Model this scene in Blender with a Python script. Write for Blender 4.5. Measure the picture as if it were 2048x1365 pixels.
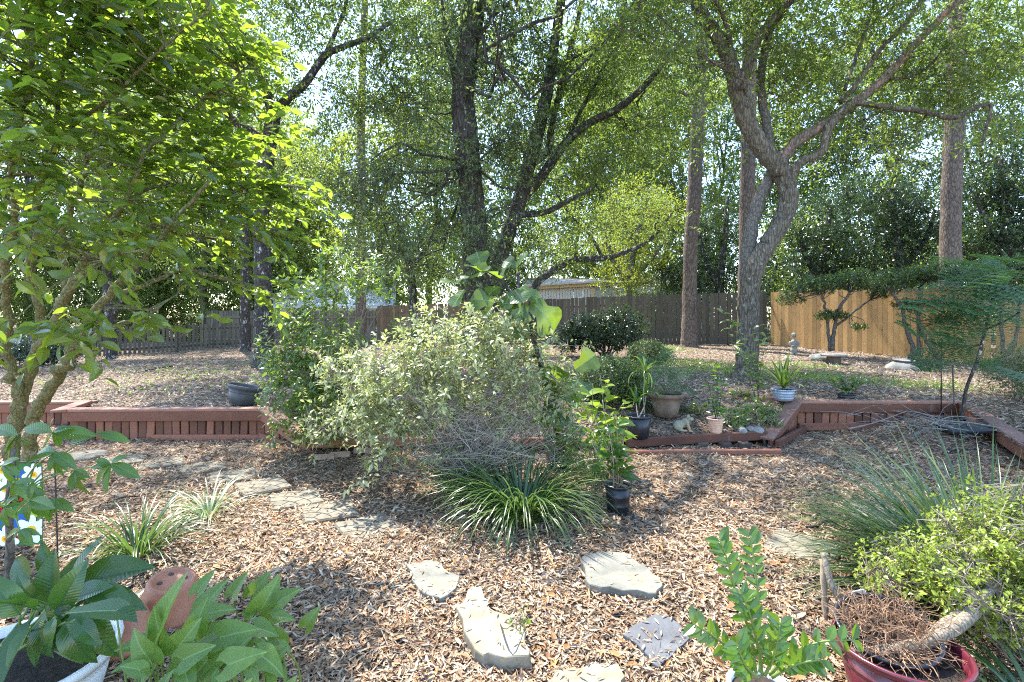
import bpy, bmesh, math, random
import numpy as np
from mathutils import Vector, Matrix

for o in list(bpy.data.objects):
    bpy.data.objects.remove(o)
sc = bpy.context.scene
COL = sc.collection
rng = np.random.default_rng(11)
random.seed(5)
PI = math.pi

# ------------------------------------------------------------------ camera, sky, sun, exposure
EYE, FPX, HZ = 1.57, 1024.0, 630.0
cd = bpy.data.cameras.new('camera')
cam = bpy.data.objects.new('camera', cd)
COL.objects.link(cam)
cam.location = (0, 0, EYE)
cam.rotation_euler = (PI / 2, 0, 0)
cd.sensor_width, cd.lens = 36.0, 18.0
cd.shift_y = -(682.5 - HZ) / 2048
cd.clip_start, cd.clip_end = 0.05, 900
sc.camera = cam

SUN_AZ = math.radians(-32)      # measured from +Y (away from the camera) towards +X
SUN_EL = math.radians(60)
w = bpy.data.worlds.new('World')
sc.world = w
w.use_nodes = True
wn = w.node_tree.nodes
sky = wn.new('ShaderNodeTexSky')
sky.sky_type = 'NISHITA'
sky.sun_disc = False
sky.sun_elevation = SUN_EL
sky.sun_rotation = SUN_AZ
sky.air_density, sky.dust_density, sky.ozone_density = 1.0, 0.4, 2.0
bgn = [n for n in wn if n.type == 'BACKGROUND'][0]
bgn.inputs['Strength'].default_value = 0.15
w.node_tree.links.new(sky.outputs[0], bgn.inputs[0])

sl = bpy.data.lights.new('sun', 'SUN')
sl.energy = 3.0
sl.angle = math.radians(0.55)
sl.color = (1.0, 0.95, 0.86)
so = bpy.data.objects.new('sun', sl)
COL.objects.link(so)
sdir = Vector((math.sin(SUN_AZ) * math.cos(SUN_EL), math.cos(SUN_AZ) * math.cos(SUN_EL), math.sin(SUN_EL)))
so.rotation_euler = (-sdir).to_track_quat('-Z', 'Y').to_euler()
so.location = sdir * 60

sc.view_settings.view_transform = 'Standard'
sc.view_settings.look = 'None'
sc.view_settings.exposure = 2.5
sc.view_settings.gamma = 1.0
sc.view_settings.use_curve_mapping = False
sc.render.engine = 'CYCLES'
sc.cycles.max_bounces = 7
sc.cycles.diffuse_bounces = 4
sc.cycles.transmission_bounces = 4
sc.cycles.glossy_bounces = 2
sc.cycles.sample_clamp_indirect = 6.0
sc.cycles.filter_width = 1.1
sc.cycles.use_denoising = False
sc.cycles.denoiser = 'OPENIMAGEDENOISE'

# ------------------------------------------------------------------ geometry helpers; a "geo" is (verts, [face arrays])
def A3(x):
    return np.asarray(x, float)

def at(px, py, Y):
    return np.array([(px - 1024) / FPX * Y, Y, EYE - (py - HZ) / FPX * Y])

def nrm(v):
    v = A3(v)
    return v / (np.linalg.norm(v, axis=-1, keepdims=True) + 1e-12)

def join(*gs):
    V, F, n = [], [], 0
    for v, f in gs:
        V.append(v)
        F += [a + n for a in f]
        n += len(v)
    return np.concatenate(V), F

def xf(g, M):
    M = np.array(M)
    return g[0] @ M[:3, :3].T + M[:3, 3], g[1]

def to_mesh(name, g, mat=None, smooth=False):
    V, Fs = g
    me = bpy.data.meshes.new(name)
    me.vertices.add(len(V))
    me.vertices.foreach_set('co', np.ascontiguousarray(V, np.float32).ravel())
    Fs = [f for f in Fs if len(f)]
    loops = np.concatenate([f.ravel() for f in Fs]).astype(np.int32)
    sizes = np.concatenate([np.full(len(f), f.shape[1]) for f in Fs])
    me.loops.add(len(loops))
    me.loops.foreach_set('vertex_index', loops)
    me.polygons.add(len(sizes))
    me.polygons.foreach_set('loop_start', np.concatenate([[0], np.cumsum(sizes)[:-1]]).astype(np.int32))
    me.polygons.foreach_set('use_smooth', np.full(len(sizes), bool(smooth)))
    me.update(calc_edges=True)
    if mat:
        me.materials.append(mat)
    return me

def thing(name, label, cat, loc=(0, 0, 0), group=None):
    o = bpy.data.objects.new(name, None)
    COL.objects.link(o)
    o.location = Vector(loc)
    o.empty_display_size = 0.1
    o['label'], o['category'] = label, cat
    if group:
        o['group'] = group
    return o

def base_of(o):
    while o.parent:
        o = o.parent
    return np.array(o.location)

def part(root, name, g, mat, smooth=False, kind=None, label=None):
    """a child mesh, vertices given in world space"""
    b = base_of(root)
    me = to_mesh(name, (g[0] - b, g[1]), mat, smooth)
    o = bpy.data.objects.new(name, me)
    COL.objects.link(o)
    o.parent = root
    if kind:
        o['kind'] = kind
    if label:
        o['label'] = label
    return o

def piece(root, name, me, M, label=None):
    """a child sharing mesh data; M in world space"""
    o = bpy.data.objects.new(name, me)
    COL.objects.link(o)
    o.parent = root
    b = base_of(root)
    L = Matrix(M).copy()
    L.translation = L.translation - Vector(b)
    o.matrix_local = L
    if label:
        o['label'] = label
    return o

def single(name, label, cat, g, mat, loc=None, smooth=False, group=None):
    V = g[0]
    b = A3(loc) if loc is not None else np.array([V[:, 0].mean(), V[:, 1].mean(), V[:, 2].min()])
    o = bpy.data.objects.new(name, to_mesh(name, (V - b, g[1]), mat, smooth))
    COL.objects.link(o)
    o.location = Vector(b)
    o['label'], o['category'] = label, cat
    if group:
        o['group'] = group
    return o

def setting(name, g, mat, smooth=True, kind='structure'):
    o = bpy.data.objects.new(name, to_mesh(name, g, mat, smooth))
    COL.objects.link(o)
    o['kind'] = kind
    return o

def catmull(P, per=6):
    P = A3(P)
    if len(P) < 3:
        t = np.linspace(0, 1, per + 1)[:, None]
        return P[0] * (1 - t) + P[-1] * t
    Q = np.vstack([2 * P[0] - P[1], P, 2 * P[-1] - P[-2]])
    out = []
    for i in range(len(P) - 1):
        p0, p1, p2, p3 = Q[i:i + 4]
        for s in np.arange(per) / per:
            out.append(0.5 * (2 * p1 + (p2 - p0) * s + (2 * p0 - 5 * p1 + 4 * p2 - p3) * s * s + (3 * p1 - p0 - 3 * p2 + p3) * s ** 3))
    out.append(P[-1])
    return np.array(out)

def tube(P, R, seg=8, lump=0.0, cap=True):
    P, R = A3(P), np.broadcast_to(A3(R), (len(P),))
    T = nrm(np.gradient(P, axis=0))
    n = np.cross(T[0], [0.31, 0.84, 0.44])
    n = n / np.linalg.norm(n)
    V = []
    a = np.arange(seg) / seg * 2 * PI
    ca, sa = np.cos(a)[:, None], np.sin(a)[:, None]
    for i in range(len(P)):
        n = n - T[i] * n.dot(T[i])
        n = n / (np.linalg.norm(n) + 1e-9)
        b = np.cross(T[i], n)
        r = R[i] * (1 + (rng.normal(0, lump, (seg, 1)) if lump else 0))
        V.append(P[i] + (ca * n + sa * b) * r)
    V = np.concatenate(V)
    k = np.arange(seg)
    rows = np.arange(len(P) - 1)[:, None] * seg
    q = np.stack([rows + k, rows + (k + 1) % seg, rows + seg + (k + 1) % seg, rows + seg + k], -1).reshape(-1, 4)
    F = [q]
    if cap:
        F += [np.array([k + (len(P) - 1) * seg]), np.array([k[::-1]])]
    return V, F

def limb(ctrl, seg=9, per=6, lump=0.04, wob=0.0):
    """ctrl rows (px, py, Y, radius in px of the 2048 wide photo)"""
    C = np.array([np.append(at(c[0], c[1], c[2]), c[3] / FPX * c[2]) for c in ctrl])
    S = catmull(C, per)
    S[:, 3] = np.maximum(S[:, 3], 0.004)
    if wob:
        S[:, :3] += rng.normal(0, wob, (len(S), 3)) * np.minimum(1, S[:, 3:] * 30)
    return S, tube(S[:, :3], S[:, 3], seg, lump)

def boxgeo(lx, ly, lz, bev=0.006):
    bm = bmesh.new()
    bmesh.ops.create_cube(bm, size=1)
    bmesh.ops.scale(bm, vec=(lx, ly, lz), verts=bm.verts)
    if bev:
        bmesh.ops.bevel(bm, geom=bm.edges[:], offset=bev, segments=1, affect='EDGES')
    return bm_geo(bm)

def bm_geo(bm):
    bm.verts.index_update()
    V = np.array([v.co[:] for v in bm.verts])
    d = {}
    for f in bm.faces:
        d.setdefault(len(f.verts), []).append([v.index for v in f.verts])
    bm.free()
    return V, [np.array(x) for x in d.values()]

def frame(A, B, up=(0, 0, 1)):
    """matrix with X along A->B, Z near up, origin at the middle"""
    A, B = A3(A), A3(B)
    x = nrm(B - A)
    y = nrm(np.cross(up, x))
    z = np.cross(x, y)
    M = np.eye(4)
    M[:3, 0], M[:3, 1], M[:3, 2], M[:3, 3] = x, y, z, (A + B) / 2
    return M

def bar(A, B, wd, ht, up=(0, 0, 1), bev=0.006):
    return xf(boxgeo(float(np.linalg.norm(A3(B) - A3(A))), wd, ht, bev), frame(A, B, up))

def lathe(prof, seg=28, M=None):
    prof = A3(prof)
    a = np.arange(seg) / seg * 2 * PI
    V = np.stack([prof[:, None, 0] * np.cos(a), prof[:, None, 0] * np.sin(a), np.broadcast_to(prof[:, None, 1], (len(prof), seg))], -1).reshape(-1, 3)
    k = np.arange(seg)
    rows = np.arange(len(prof) - 1)[:, None] * seg
    q = np.stack([rows + k, rows + (k + 1) % seg, rows + seg + (k + 1) % seg, rows + seg + k], -1).reshape(-1, 4)
    g = V, [q]
    return xf(g, M) if M is not None else g

def TM(loc, rx=0, ry=0, rz=0, s=1):
    return np.array(Matrix.Translation(Vector(loc)) @ Matrix.Rotation(rz, 4, 'Z') @ Matrix.Rotation(ry, 4, 'Y') @ Matrix.Rotation(rx, 4, 'X') @ Matrix.Scale(s, 4))

# ---- leaves
# template: base at origin, length along +Y, blade in X, upper side +Z
LEAF4 = (np.array([[0, 0, 0], [.19, .45, .05], [0, 1, -.04], [-.19, .45, .05]]), np.array([[0, 1, 2], [0, 2, 3]]))
LEAF8 = (np.array([[0, 0, 0], [.17, .25, .05], [.21, .55, .05], [0, 1, -.12], [-.21, .55, .05], [-.17, .25, .05], [0, .3, 0], [0, .62, -.02]]),
         np.array([[0, 1, 6], [1, 2, 6], [6, 2, 7], [2, 3, 7], [0, 6, 5], [6, 4, 5], [6, 7, 4], [7, 3, 4]]))
NARROW = (np.array([[0, 0, 0], [.11, .45, .03], [0, 1, -.06], [-.11, .45, .03]]), np.array([[0, 1, 2], [0, 2, 3]]))

def leaf_frames(A, N):
    A = nrm(A)
    X = nrm(np.cross(A, N))
    Z = np.cross(X, A)
    return X, A, Z

def leaf_mass(P, A, N, S, tpl=LEAF4):
    X, Yv, Z = leaf_frames(A, N)
    T, F = tpl
    F = F[0] if isinstance(F, list) else F
    S = np.broadcast_to(A3(S), (len(P),))[:, None, None]
    V = P[:, None, :] + S * (T[None, :, 0:1] * X[:, None] + T[None, :, 1:2] * Yv[:, None] + T[None, :, 2:3] * Z[:, None])
    n = len(T)
    Fa = (np.arange(len(P))[:, None, None] * n + F[None]).reshape(-1, F.shape[1])
    return V.reshape(-1, 3), [Fa]

def leaf_objs(root, name, meshes, P, A, N, S, parent=None):
    X, Yv, Z = leaf_frames(A3(A), A3(N))
    S = np.broadcast_to(A3(S), (len(P),))
    for i in range(len(P)):
        M = np.eye(4)
        M[:3, 0], M[:3, 1], M[:3, 2], M[:3, 3] = X[i] * S[i], Yv[i] * S[i], Z[i] * S[i], P[i]
        piece(parent or root, name, meshes[i % len(meshes)], M)

def blade(width, n=6, curl=0.3, fold=0.12, wav=0.0, lobe=0.0, stalk=0.0):
    """leaf surface of unit length: width(t) half-width; curl bends the tip down, fold lifts both sides, lobe adds backward lobes"""
    rows = []
    ts = list(np.linspace(0, 1, n + 1))
    if lobe:
        ts = [-lobe, -lobe * .55] + ts
    for j, t in enumerate(ts):
        if t < 0:
            u = -t / lobe
            xi, xo = .10 + .05 * u, .10 + .05 * u + (width(0.0) - .10) * (1 - u) ** .6
        else:
            xi, xo = 0.0, width(t)
        xm = (xi + xo) / 2
        row = []
        for x in (-xo, -xm, -xi, xi, xm, xo):
            z = -curl * max(t, 0) ** 2 * .5 + abs(x) * fold * 2 + wav * math.sin(t * 14 + (1 if x > 0 else -1)) * abs(x)
            yy = t - curl * .18 * max(t, 0) ** 2
            row.append((x, yy, z))
        rows.append(row)
    V = np.array(rows).reshape(-1, 3)
    q = []
    for j in range(len(ts) - 1):
        for c in (0, 1, 3, 4):
            a = j * 6 + c
            q.append((a, a + 1, a + 7, a + 6))
    V[:, 1] += stalk
    return V, [np.array(q)]

def rand_unit(n):
    return nrm(rng.normal(size=(n, 3)))

def in_ell(n, c, r, shell=0.35):
    u = rand_unit(n)
    d = rng.random(n) ** shell
    return A3(c) + u * d[:, None] * A3(r), u

def spray_leaves(C, D, L, m, size, droop=0.15):
    """twigs at C along D of length L carrying m leaves each: arrays for leaf_mass and twig ends"""
    n = len(C)
    t = np.linspace(0.12, 1, m)[None, :, None]
    L = np.broadcast_to(A3(L), (n,))[:, None, None]
    P = C[:, None] + D[:, None] * L * t + np.array([0, 0, -1]) * (droop * L * t ** 2)
    P = P + rng.normal(0, .02, P.shape) * L / .5
    side = nrm(rng.normal(size=(n, m, 3)))
    Ax = nrm(D[:, None] * .7 + side * .9 + np.array([0, 0, -.15]))
    Nn = nrm(np.array([0, 0, 1.0]) + rng.normal(0, .55, (n, m, 3)))
    S = size * (0.7 + .6 * rng.random((n, m)))
    return P.reshape(-1, 3), Ax.reshape(-1, 3), Nn.reshape(-1, 3), S.ravel()

def sticks(A, B, r, seg=3):
    """many thin straight twigs as one geo"""
    n = len(A)
    T = nrm(B - A)
    u = nrm(np.cross(T, [.3, .5, .81]))
    v = np.cross(T, u)
    a = np.arange(seg) / seg * 2 * PI
    ring = np.cos(a)[None, :, None] * u[:, None] + np.sin(a)[None, :, None] * v[:, None]
    r = np.broadcast_to(A3(r), (n,))[:, None, None]
    V = np.stack([A[:, None] + ring * r, B[:, None] + ring * r * .4], 1).reshape(-1, 3)
    k = np.arange(seg)
    q = np.stack([k, (k + 1) % seg, seg + (k + 1) % seg, seg + k], -1)
    return V, [(np.arange(n)[:, None, None] * 2 * seg + q[None]).reshape(-1, 4)]

def strap(base, az, length, width, rise, bend, n=6, twist=0.0):
    """long arching grass-like leaf from base"""
    s = np.linspace(0, 1, n + 1)
    ang = rise - bend * s ** 1.3
    dx = np.cumsum(np.append(0, np.cos(ang[1:]) * length / n))
    dz = np.cumsum(np.append(0, np.sin(ang[1:]) * length / n))
    d = np.array([math.cos(az), math.sin(az), 0])
    P = A3(base) + dx[:, None] * d + dz[:, None] * np.array([0, 0, 1])
    sd = np.array([-math.sin(az + twist), math.cos(az + twist), 0])
    wv = width * np.interp(s, [0, .15, .6, 1], [.6, 1, .85, .03]) / 2
    nz = np.array([0, 0, 1.0])
    V = np.stack([P - sd * wv[:, None] + nz * wv[:, None] * .35, P, P + sd * wv[:, None] + nz * wv[:, None] * .35], 1).reshape(-1, 3)
    j = np.arange(n)[:, None] * 3
    q = np.concatenate([np.stack([j, j + 1, j + 4, j + 3], -1).reshape(-1, 4), np.stack([j + 1, j + 2, j + 5, j + 4], -1).reshape(-1, 4)])
    return V, [q]

# ------------------------------------------------------------------ materials
class NT:
    def __init__(s, name):
        s.m = bpy.data.materials.new(name)
        s.m.use_nodes = True
        s.t = s.m.node_tree
        s.out = [n for n in s.t.nodes if n.type == 'OUTPUT_MATERIAL'][0]
        s.p = [n for n in s.t.nodes if n.type == 'BSDF_PRINCIPLED'][0]

    def n(s, typ, ins=None, **kw):
        nd = s.t.nodes.new(typ)
        for k, v in kw.items():
            setattr(nd, k, v)
        for k, v in (ins or {}).items():
            if isinstance(v, bpy.types.NodeSocket):
                s.t.links.new(v, nd.inputs[k])
            else:
                nd.inputs[k].default_value = v
        return nd

    def co(s, kind='Object', scale=(1, 1, 1), rand=False):
        c = s.n('ShaderNodeTexCoord').outputs[kind]
        loc = (0, 0, 0)
        mp = s.n('ShaderNodeMapping', {'Vector': c, 'Scale': scale})
        if rand:
            oi = s.n('ShaderNodeObjectInfo').outputs['Random']
            ml = s.n('ShaderNodeMath', {0: oi, 1: 37.0}, operation='MULTIPLY').outputs[0]
            s.t.links.new(ml, mp.inputs['Location'])
        return mp.outputs[0]

    def noise(s, vec, sc_=5, det=4, rough=.6):
        return s.n('ShaderNodeTexNoise', {'Vector': vec, 'Scale': sc_, 'Detail': det, 'Roughness': rough}).outputs['Fac']

    def ramp(s, fac, stops, mode='LINEAR'):
        r = s.n('ShaderNodeValToRGB', {'Fac': fac})
        cr = r.color_ramp
        cr.interpolation = mode
        while len(cr.elements) < len(stops):
            cr.elements.new(.5)
        for e, (p, c) in zip(cr.elements, stops):
            e.position = p
            e.color = (c[0], c[1], c[2], 1) if not isinstance(c, (int, float)) else (c, c, c, 1)
        return r.outputs[0]

    def mix(s, fac, a, b, mode='MIX'):
        m = s.n('ShaderNodeMix', data_type='RGBA', blend_type=mode)
        for i, v in ((0, fac), (6, a), (7, b)):
            if isinstance(v, bpy.types.NodeSocket):
                s.t.links.new(v, m.inputs[i])
            else:
                m.inputs[i].default_value = v if i == 0 else (v[0], v[1], v[2], 1)
        return m.outputs[2]

    def base(s, col, rough=.7, spec=.4):
        if isinstance(col, bpy.types.NodeSocket):
            s.t.links.new(col, s.p.inputs['Base Color'])
        else:
            s.p.inputs['Base Color'].default_value = (*col, 1)
        s.p.inputs['Roughness'].default_value = rough
        s.p.inputs['Specular IOR Level'].default_value = spec
        return s

    def bump(s, h, strength=.5, dist=.02):
        b = s.n('ShaderNodeBump', {'Height': h, 'Strength': strength, 'Distance': dist})
        s.t.links.new(b.outputs[0], s.p.inputs['Normal'])
        return s

def rnd_val(s):
    """random per island plus random per object, wrapped to 0..1"""
    g = s.n('ShaderNodeNewGeometry').outputs['Random Per Island']
    o = s.n('ShaderNodeObjectInfo').outputs['Random']
    a = s.n('ShaderNodeMath', {0: g, 1: o}, operation='ADD').outputs[0]
    return s.n('ShaderNodeMath', {0: a}, operation='FRACT').outputs[0]

def leafmat(name, stops, trans, fac=.38, rough=.42, spec=.5, veins=None, stripe=None):
    s = NT(name)
    r = rnd_val(s)
    col = s.ramp(r, stops)
    tcol = s.mix(.35, trans, col, 'MIX')
    nz = s.noise(s.co(scale=(1, 1, 1)), 3.0, 2)
    col = s.mix(.35, col, s.ramp(nz, [(.3, (.55, .6, .5)), (.7, (1.3, 1.25, 1.2))]), 'MULTIPLY')
    if veins or stripe:
        sep = s.n('ShaderNodeSeparateXYZ', {0: s.n('ShaderNodeTexCoord').outputs['Object']})
        ax = s.n('ShaderNodeMath', {0: sep.outputs[0]}, operation='ABSOLUTE').outputs[0]
    if veins:
        k = veins[1]
        yx = s.n('ShaderNodeMath', {0: ax, 1: -0.9, 2: sep.outputs[1]}, operation='MULTIPLY_ADD').outputs[0]
        ph = s.n('ShaderNodeMath', {0: yx, 1: k}, operation='MULTIPLY').outputs[0]
        sn = s.n('ShaderNodeMath', {0: ph}, operation='SINE').outputs[0]
        v1 = s.ramp(sn, [(.80, 0.0), (.99, .13)])
        v2 = s.ramp(ax, [(.008, 1.0), (.022, 0.0)])
        vv = s.mix(1.0, v1, v2, 'ADD')
        col = s.mix(vv, col, veins[0])
        tcol = s.mix(vv, tcol, veins[0])
        s.bump(sn, .09, .004)
    if stripe:
        mk = s.ramp(ax, [(stripe[1], 1.0), (stripe[2], 0.0)])
        col = s.mix(mk, col, stripe[0])
        tcol = s.mix(mk, tcol, stripe[0])
    s.base(col, rough, spec)
    tr = s.n('ShaderNodeBsdfTranslucent', {'Color': tcol})
    mx = s.n('ShaderNodeMixShader', {0: fac, 1: s.p.outputs[0], 2: tr.outputs[0]})
    s.t.links.new(mx.outputs[0], s.out.inputs[0])
    return s.m

def barkmat(name, dark, light, lich=None, lichamt=.62, sc_=1.0, stretch=.22, strength=1.0):
    s = NT(name)
    c = s.co(scale=(sc_ * 14, sc_ * 14, sc_ * 14 * stretch))
    v = s.n('ShaderNodeTexVoronoi', {'Vector': c, 'Scale': 1.6}, feature='DISTANCE_TO_EDGE').outputs['Distance']
    n1 = s.noise(c, 2.5, 5, .7)
    h = s.mix(.5, v, n1, 'MIX')
    col = s.mix(s.ramp(n1, [(.3, 0.0), (.72, 1.0)]), dark, light)
    col = s.mix(s.ramp(v, [(.0, .8), (.16, 0.0)]), col, tuple(x * .5 for x in dark))
    if lich:
        n2 = s.noise(s.co(scale=(sc_, sc_, sc_ * .6)), 11, 4, .75)
        col = s.mix(s.ramp(n2, [(lichamt, 0.0), (lichamt + .05, .9)]), col, lich)
    big = s.noise(s.co(), 1.1, 3)
    col = s.mix(.5, col, s.ramp(big, [(.3, (.65, .65, .62)), (.7, (1.25, 1.2, 1.15))]), 'MULTIPLY')
    s.base(col, .9, .15).bump(h, strength, .03)
    return s.m

def woodmat(name, c1, c2, c3, grain=(30, 30, 2.2), knots=None, wear=None, rough=.75, bmp=.35, var=(.72, 1.2)):
    s = NT(name)
    c = s.co(scale=grain, rand=True)
    n1 = s.noise(c, 1.5, 5, .65)
    n2 = s.noise(s.co(scale=(1, 1, 1), rand=True), 2.2, 3)
    r = s.n('ShaderNodeObjectInfo').outputs['Random']
    col = s.mix(s.ramp(n1, [(.35, 0.0), (.65, 1.0)]), c1, c2)
    col = s.mix(s.ramp(n2, [(.42, 0.0), (.7, .75)]), col, c3)
    col = s.mix(1.0, col, s.ramp(r, [(0, (var[0],) * 3), (1, (var[1], var[1] * .97, var[1] * .92))]), 'MULTIPLY')
    if knots:
        v = s.n('ShaderNodeTexVoronoi', {'Vector': s.co(scale=(6, 6, 2.6), rand=True), 'Scale': 1.0}).outputs['Distance']
        col = s.mix(s.ramp(v, [(.10, 1.0), (.17, 0.0)]), col, knots)
    if wear:
        n3 = s.noise(s.co(scale=(3, 3, 1.5), rand=True), 3.0, 5, .75)
        col = s.mix(s.ramp(n3, [(.60, 0.0), (.68, .9)]), col, wear)
    s.base(col, rough, .3).bump(n1, bmp, .004)
    return s.m

def simplemat(name, stops, sc_=8, rough=.7, spec=.4, bump=.2, dist=.01, metal=0, det=5, coord=(1, 1, 1)):
    s = NT(name)
    n1 = s.noise(s.co(scale=coord), sc_, det, .65)
    s.base(s.ramp(n1, stops), rough, spec)
    s.p.inputs['Metallic'].default_value = metal
    if bump:
        s.bump(n1, bump, dist)
    return s.m
# ------------------------------------------------------------------ terrain
WALL = A3([(-60, 7.3), (-12, 7.3), (-6.0, 7.3), (-5.72, 6.62), (-3.1, 6.45), (-2.3, 5.88), (-.5, 5.98), (1.42, 6.02), (3.1, 6.25), (3.83, 6.95), (6.02, 6.95),
           (5.2, 5.2), (4.95, 4.4), (4.9, 2.0), (4.9, -25)])
CP = A3([(-9, 7.3, .3), (-6.2, 7.3, .3), (-4, 6.5, .36), (-1, 7.4, .40), (2, 7.4, .40), (5, 7, .40), (9, 7, .42), (5.2, 5.2, .22), (6.5, 4, .25), (-13.7, 17, .16), (-11.2, 22, .28),
         (-13, 24, .24), (-5.7, 11.9, .34), (5.1, 19, .46), (8.8, 17.5, .5), (11.3, 12, .40), (13, 8, .36), (4, 9, .43), (-2, 10, .42), (0, 14, .42),
         (-60, 60, .2), (60, 60, .4), (0, 70, .4), (-40, 10, .2), (50, 8, .2), (12, -10, .2)])

def sstep(a, b, x):
    t = np.clip((x - a) / (b - a), 0, 1)
    return t * t * (3 - 2 * t)

def H_up(x, y):
    x, y = A3(x), A3(y)
    d2 = (x[..., None] - CP[:, 0]) ** 2 + (y[..., None] - CP[:, 1]) ** 2 + .3
    wt = d2 ** -1.6
    z = (wt * CP[:, 2]).sum(-1) / wt.sum(-1)
    lft = np.interp(y, [5.88, 6.45, 7.2], [-2.3, -3.1, -3.5])
    rgt = np.interp(y, [6.25, 6.95, 7.4], [3.1, 3.83, 4.0])
    m = sstep(-.35, 0, x - lft) * sstep(-.35, 0, rgt - x)
    z = z - .28 * m * (1 - sstep(6.0, 7.15, y))
    return z + .025 * np.sin(x * 1.7 + y * .6) * np.sin(y * 1.3 - x * .4) + .012 * np.sin(x * 5.1) * np.sin(y * 4.3 + 1)

def H_low(x, y):
    x, y = A3(x), A3(y)
    z = .018 * np.sin(x * 2.1 + 1) * np.sin(y * 1.9) + .010 * np.sin(x * 5.3 + y * 2) * np.sin(y * 6.1)
    z = z + .24 * np.exp(-((x - 5.3) ** 2 / .35 + (y - 6.4) ** 2 / .3))
    z = z + .05 * np.exp(-((x + 2.7) ** 2 / .8 + (y - 6.0) ** 2 / .1))
    return z

def is_up(x, y):
    yw = np.interp(x, WALL[:11, 0], WALL[:11, 1])
    xr = np.interp(y, [2.0, 4.4, 5.2, 6.95], [4.9, 4.95, 5.2, 6.02])
    return np.where((y > 6.95) & (x > 3.83), True, np.where((x > xr), True, y > yw))

def H(x, y):
    return np.where(is_up(x, y), H_up(x, y), H_low(x, y))

def gnd(px, py, zoff=0.0):
    Y = np.concatenate([np.arange(1.3, 12, .01), np.arange(12, 70, .05)])
    X = (px - 1024) / FPX * Y
    Z = EYE - (py - HZ) / FPX * Y
    k = np.argmax(Z <= H(X, Y) + zoff)
    return np.array([X[k], Y[k], float(H(X[k], Y[k]))])

# soil under the litter
s = NT('mulch_soil')
c = s.co()
n1 = s.noise(c, 26, 6, .75)
n2 = s.noise(c, 1.1, 3)
v = s.n('ShaderNodeTexVoronoi', {'Vector': s.co(scale=(1, 1.0, 1)), 'Scale': 42.0}, feature='F1')
vr = s.n('ShaderNodeSeparateColor', {0: v.outputs['Color']}).outputs[0]
col = s.ramp(vr, [(0, (.06, .04, .027)), (.35, (.13, .09, .06)), (.65, (.21, .155, .11)), (1, (.31, .25, .19))])
col = s.mix(.45, col, s.ramp(n1, [(.3, (.5, .47, .45)), (.7, (1.25, 1.2, 1.15))]), 'MULTIPLY')
col = s.mix(.5, col, s.ramp(n2, [(.35, (.8, .78, .76)), (.65, (1.15, 1.15, 1.15))]), 'MULTIPLY')
s.base(col, .95, .15).bump(s.mix(.5, v.outputs['Distance'], n1), .8, .03)
M_SOIL = s.m

def ground_sheets():
    # lower yard
    xs = np.concatenate([-np.geomspace(140, 9, 24), np.linspace(-8.5, 8.5, 140), np.geomspace(9, 140, 24)])
    ys = np.concatenate([-np.geomspace(120, 1.5, 24), np.linspace(-1, 7.9, 80)])
    X, Y = np.meshgrid(xs, ys)
    Z = H_low(X, Y)
    V = np.stack([X, Y, Z], -1).reshape(-1, 3)
    n = len(xs)
    a = (np.arange(len(ys) - 1)[:, None] * n + np.arange(n - 1)).ravel()
    setting('ground', (V, [np.stack([a, a + 1, a + n + 1, a + n], -1)]), M_SOIL)
    # upper terrace, ruled outwards from the wall line to the horizon
    P = []
    for i in range(len(WALL) - 1):
        A, B = WALL[i], WALL[i + 1]
        k = max(2, int(np.linalg.norm(B - A) / .12)) if np.linalg.norm(B - A) < 8 else 12
        P += [A + (B - A) * j / k for j in range(k)]
    P = np.array(P + [WALL[-1]])
    ang = np.arctan2(P[:, 1] - 0, P[:, 0] + 3)
    ang = np.minimum.accumulate(ang)
    far = np.stack([-3 + 330 * np.cos(ang), 330 * np.sin(ang)], -1)
    t = (np.exp(6.5 * np.linspace(0, 1, 110)) - 1) / (np.exp(6.5) - 1)
    G = P[None] + t[:, None, None] * (far - P)[None]
    Z = H_up(G[..., 0], G[..., 1])
    V = np.concatenate([G, Z[..., None]], -1).reshape(-1, 3)
    n = len(P)
    a = (np.arange(len(t) - 1)[:, None] * n + np.arange(n - 1)).ravel()
    setting('terrain', (V, [np.stack([a, a + 1, a + n + 1, a + n], -1)]), M_SOIL)

ground_sheets()

# leaf litter and bark chips: nobody could count them
LITTOP = []
def on_top(P2, zt, n, smin=.018, smax=.05):
    """a few chips lying on a slab: P2 outline in plan, zt its top"""
    P2 = A3(P2)
    c = P2.mean(0)
    t = rng.random((n, 1)) ** .4
    e = P2[rng.integers(0, len(P2), n)]
    q = c + (e - c) * t * .98 + rng.normal(0, .012, (n, 2))
    LITTOP.append(np.c_[q, np.full(n, zt + .004) + .005 * rng.random(n)])

def littermat(name, stops):
    s = NT(name)
    g = s.n('ShaderNodeNewGeometry').outputs['Random Per Island']
    col = s.ramp(g, stops)
    patch = s.noise(s.co(), .9, 4, .65)
    col = s.mix(.8, col, s.ramp(patch, [(.32, (.42, .39, .37)), (.5, (1, 1, 1)), (.68, (1.2, 1.18, 1.12))]), 'MULTIPLY')
    s.base(col, .7, .25)
    return s.m

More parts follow.
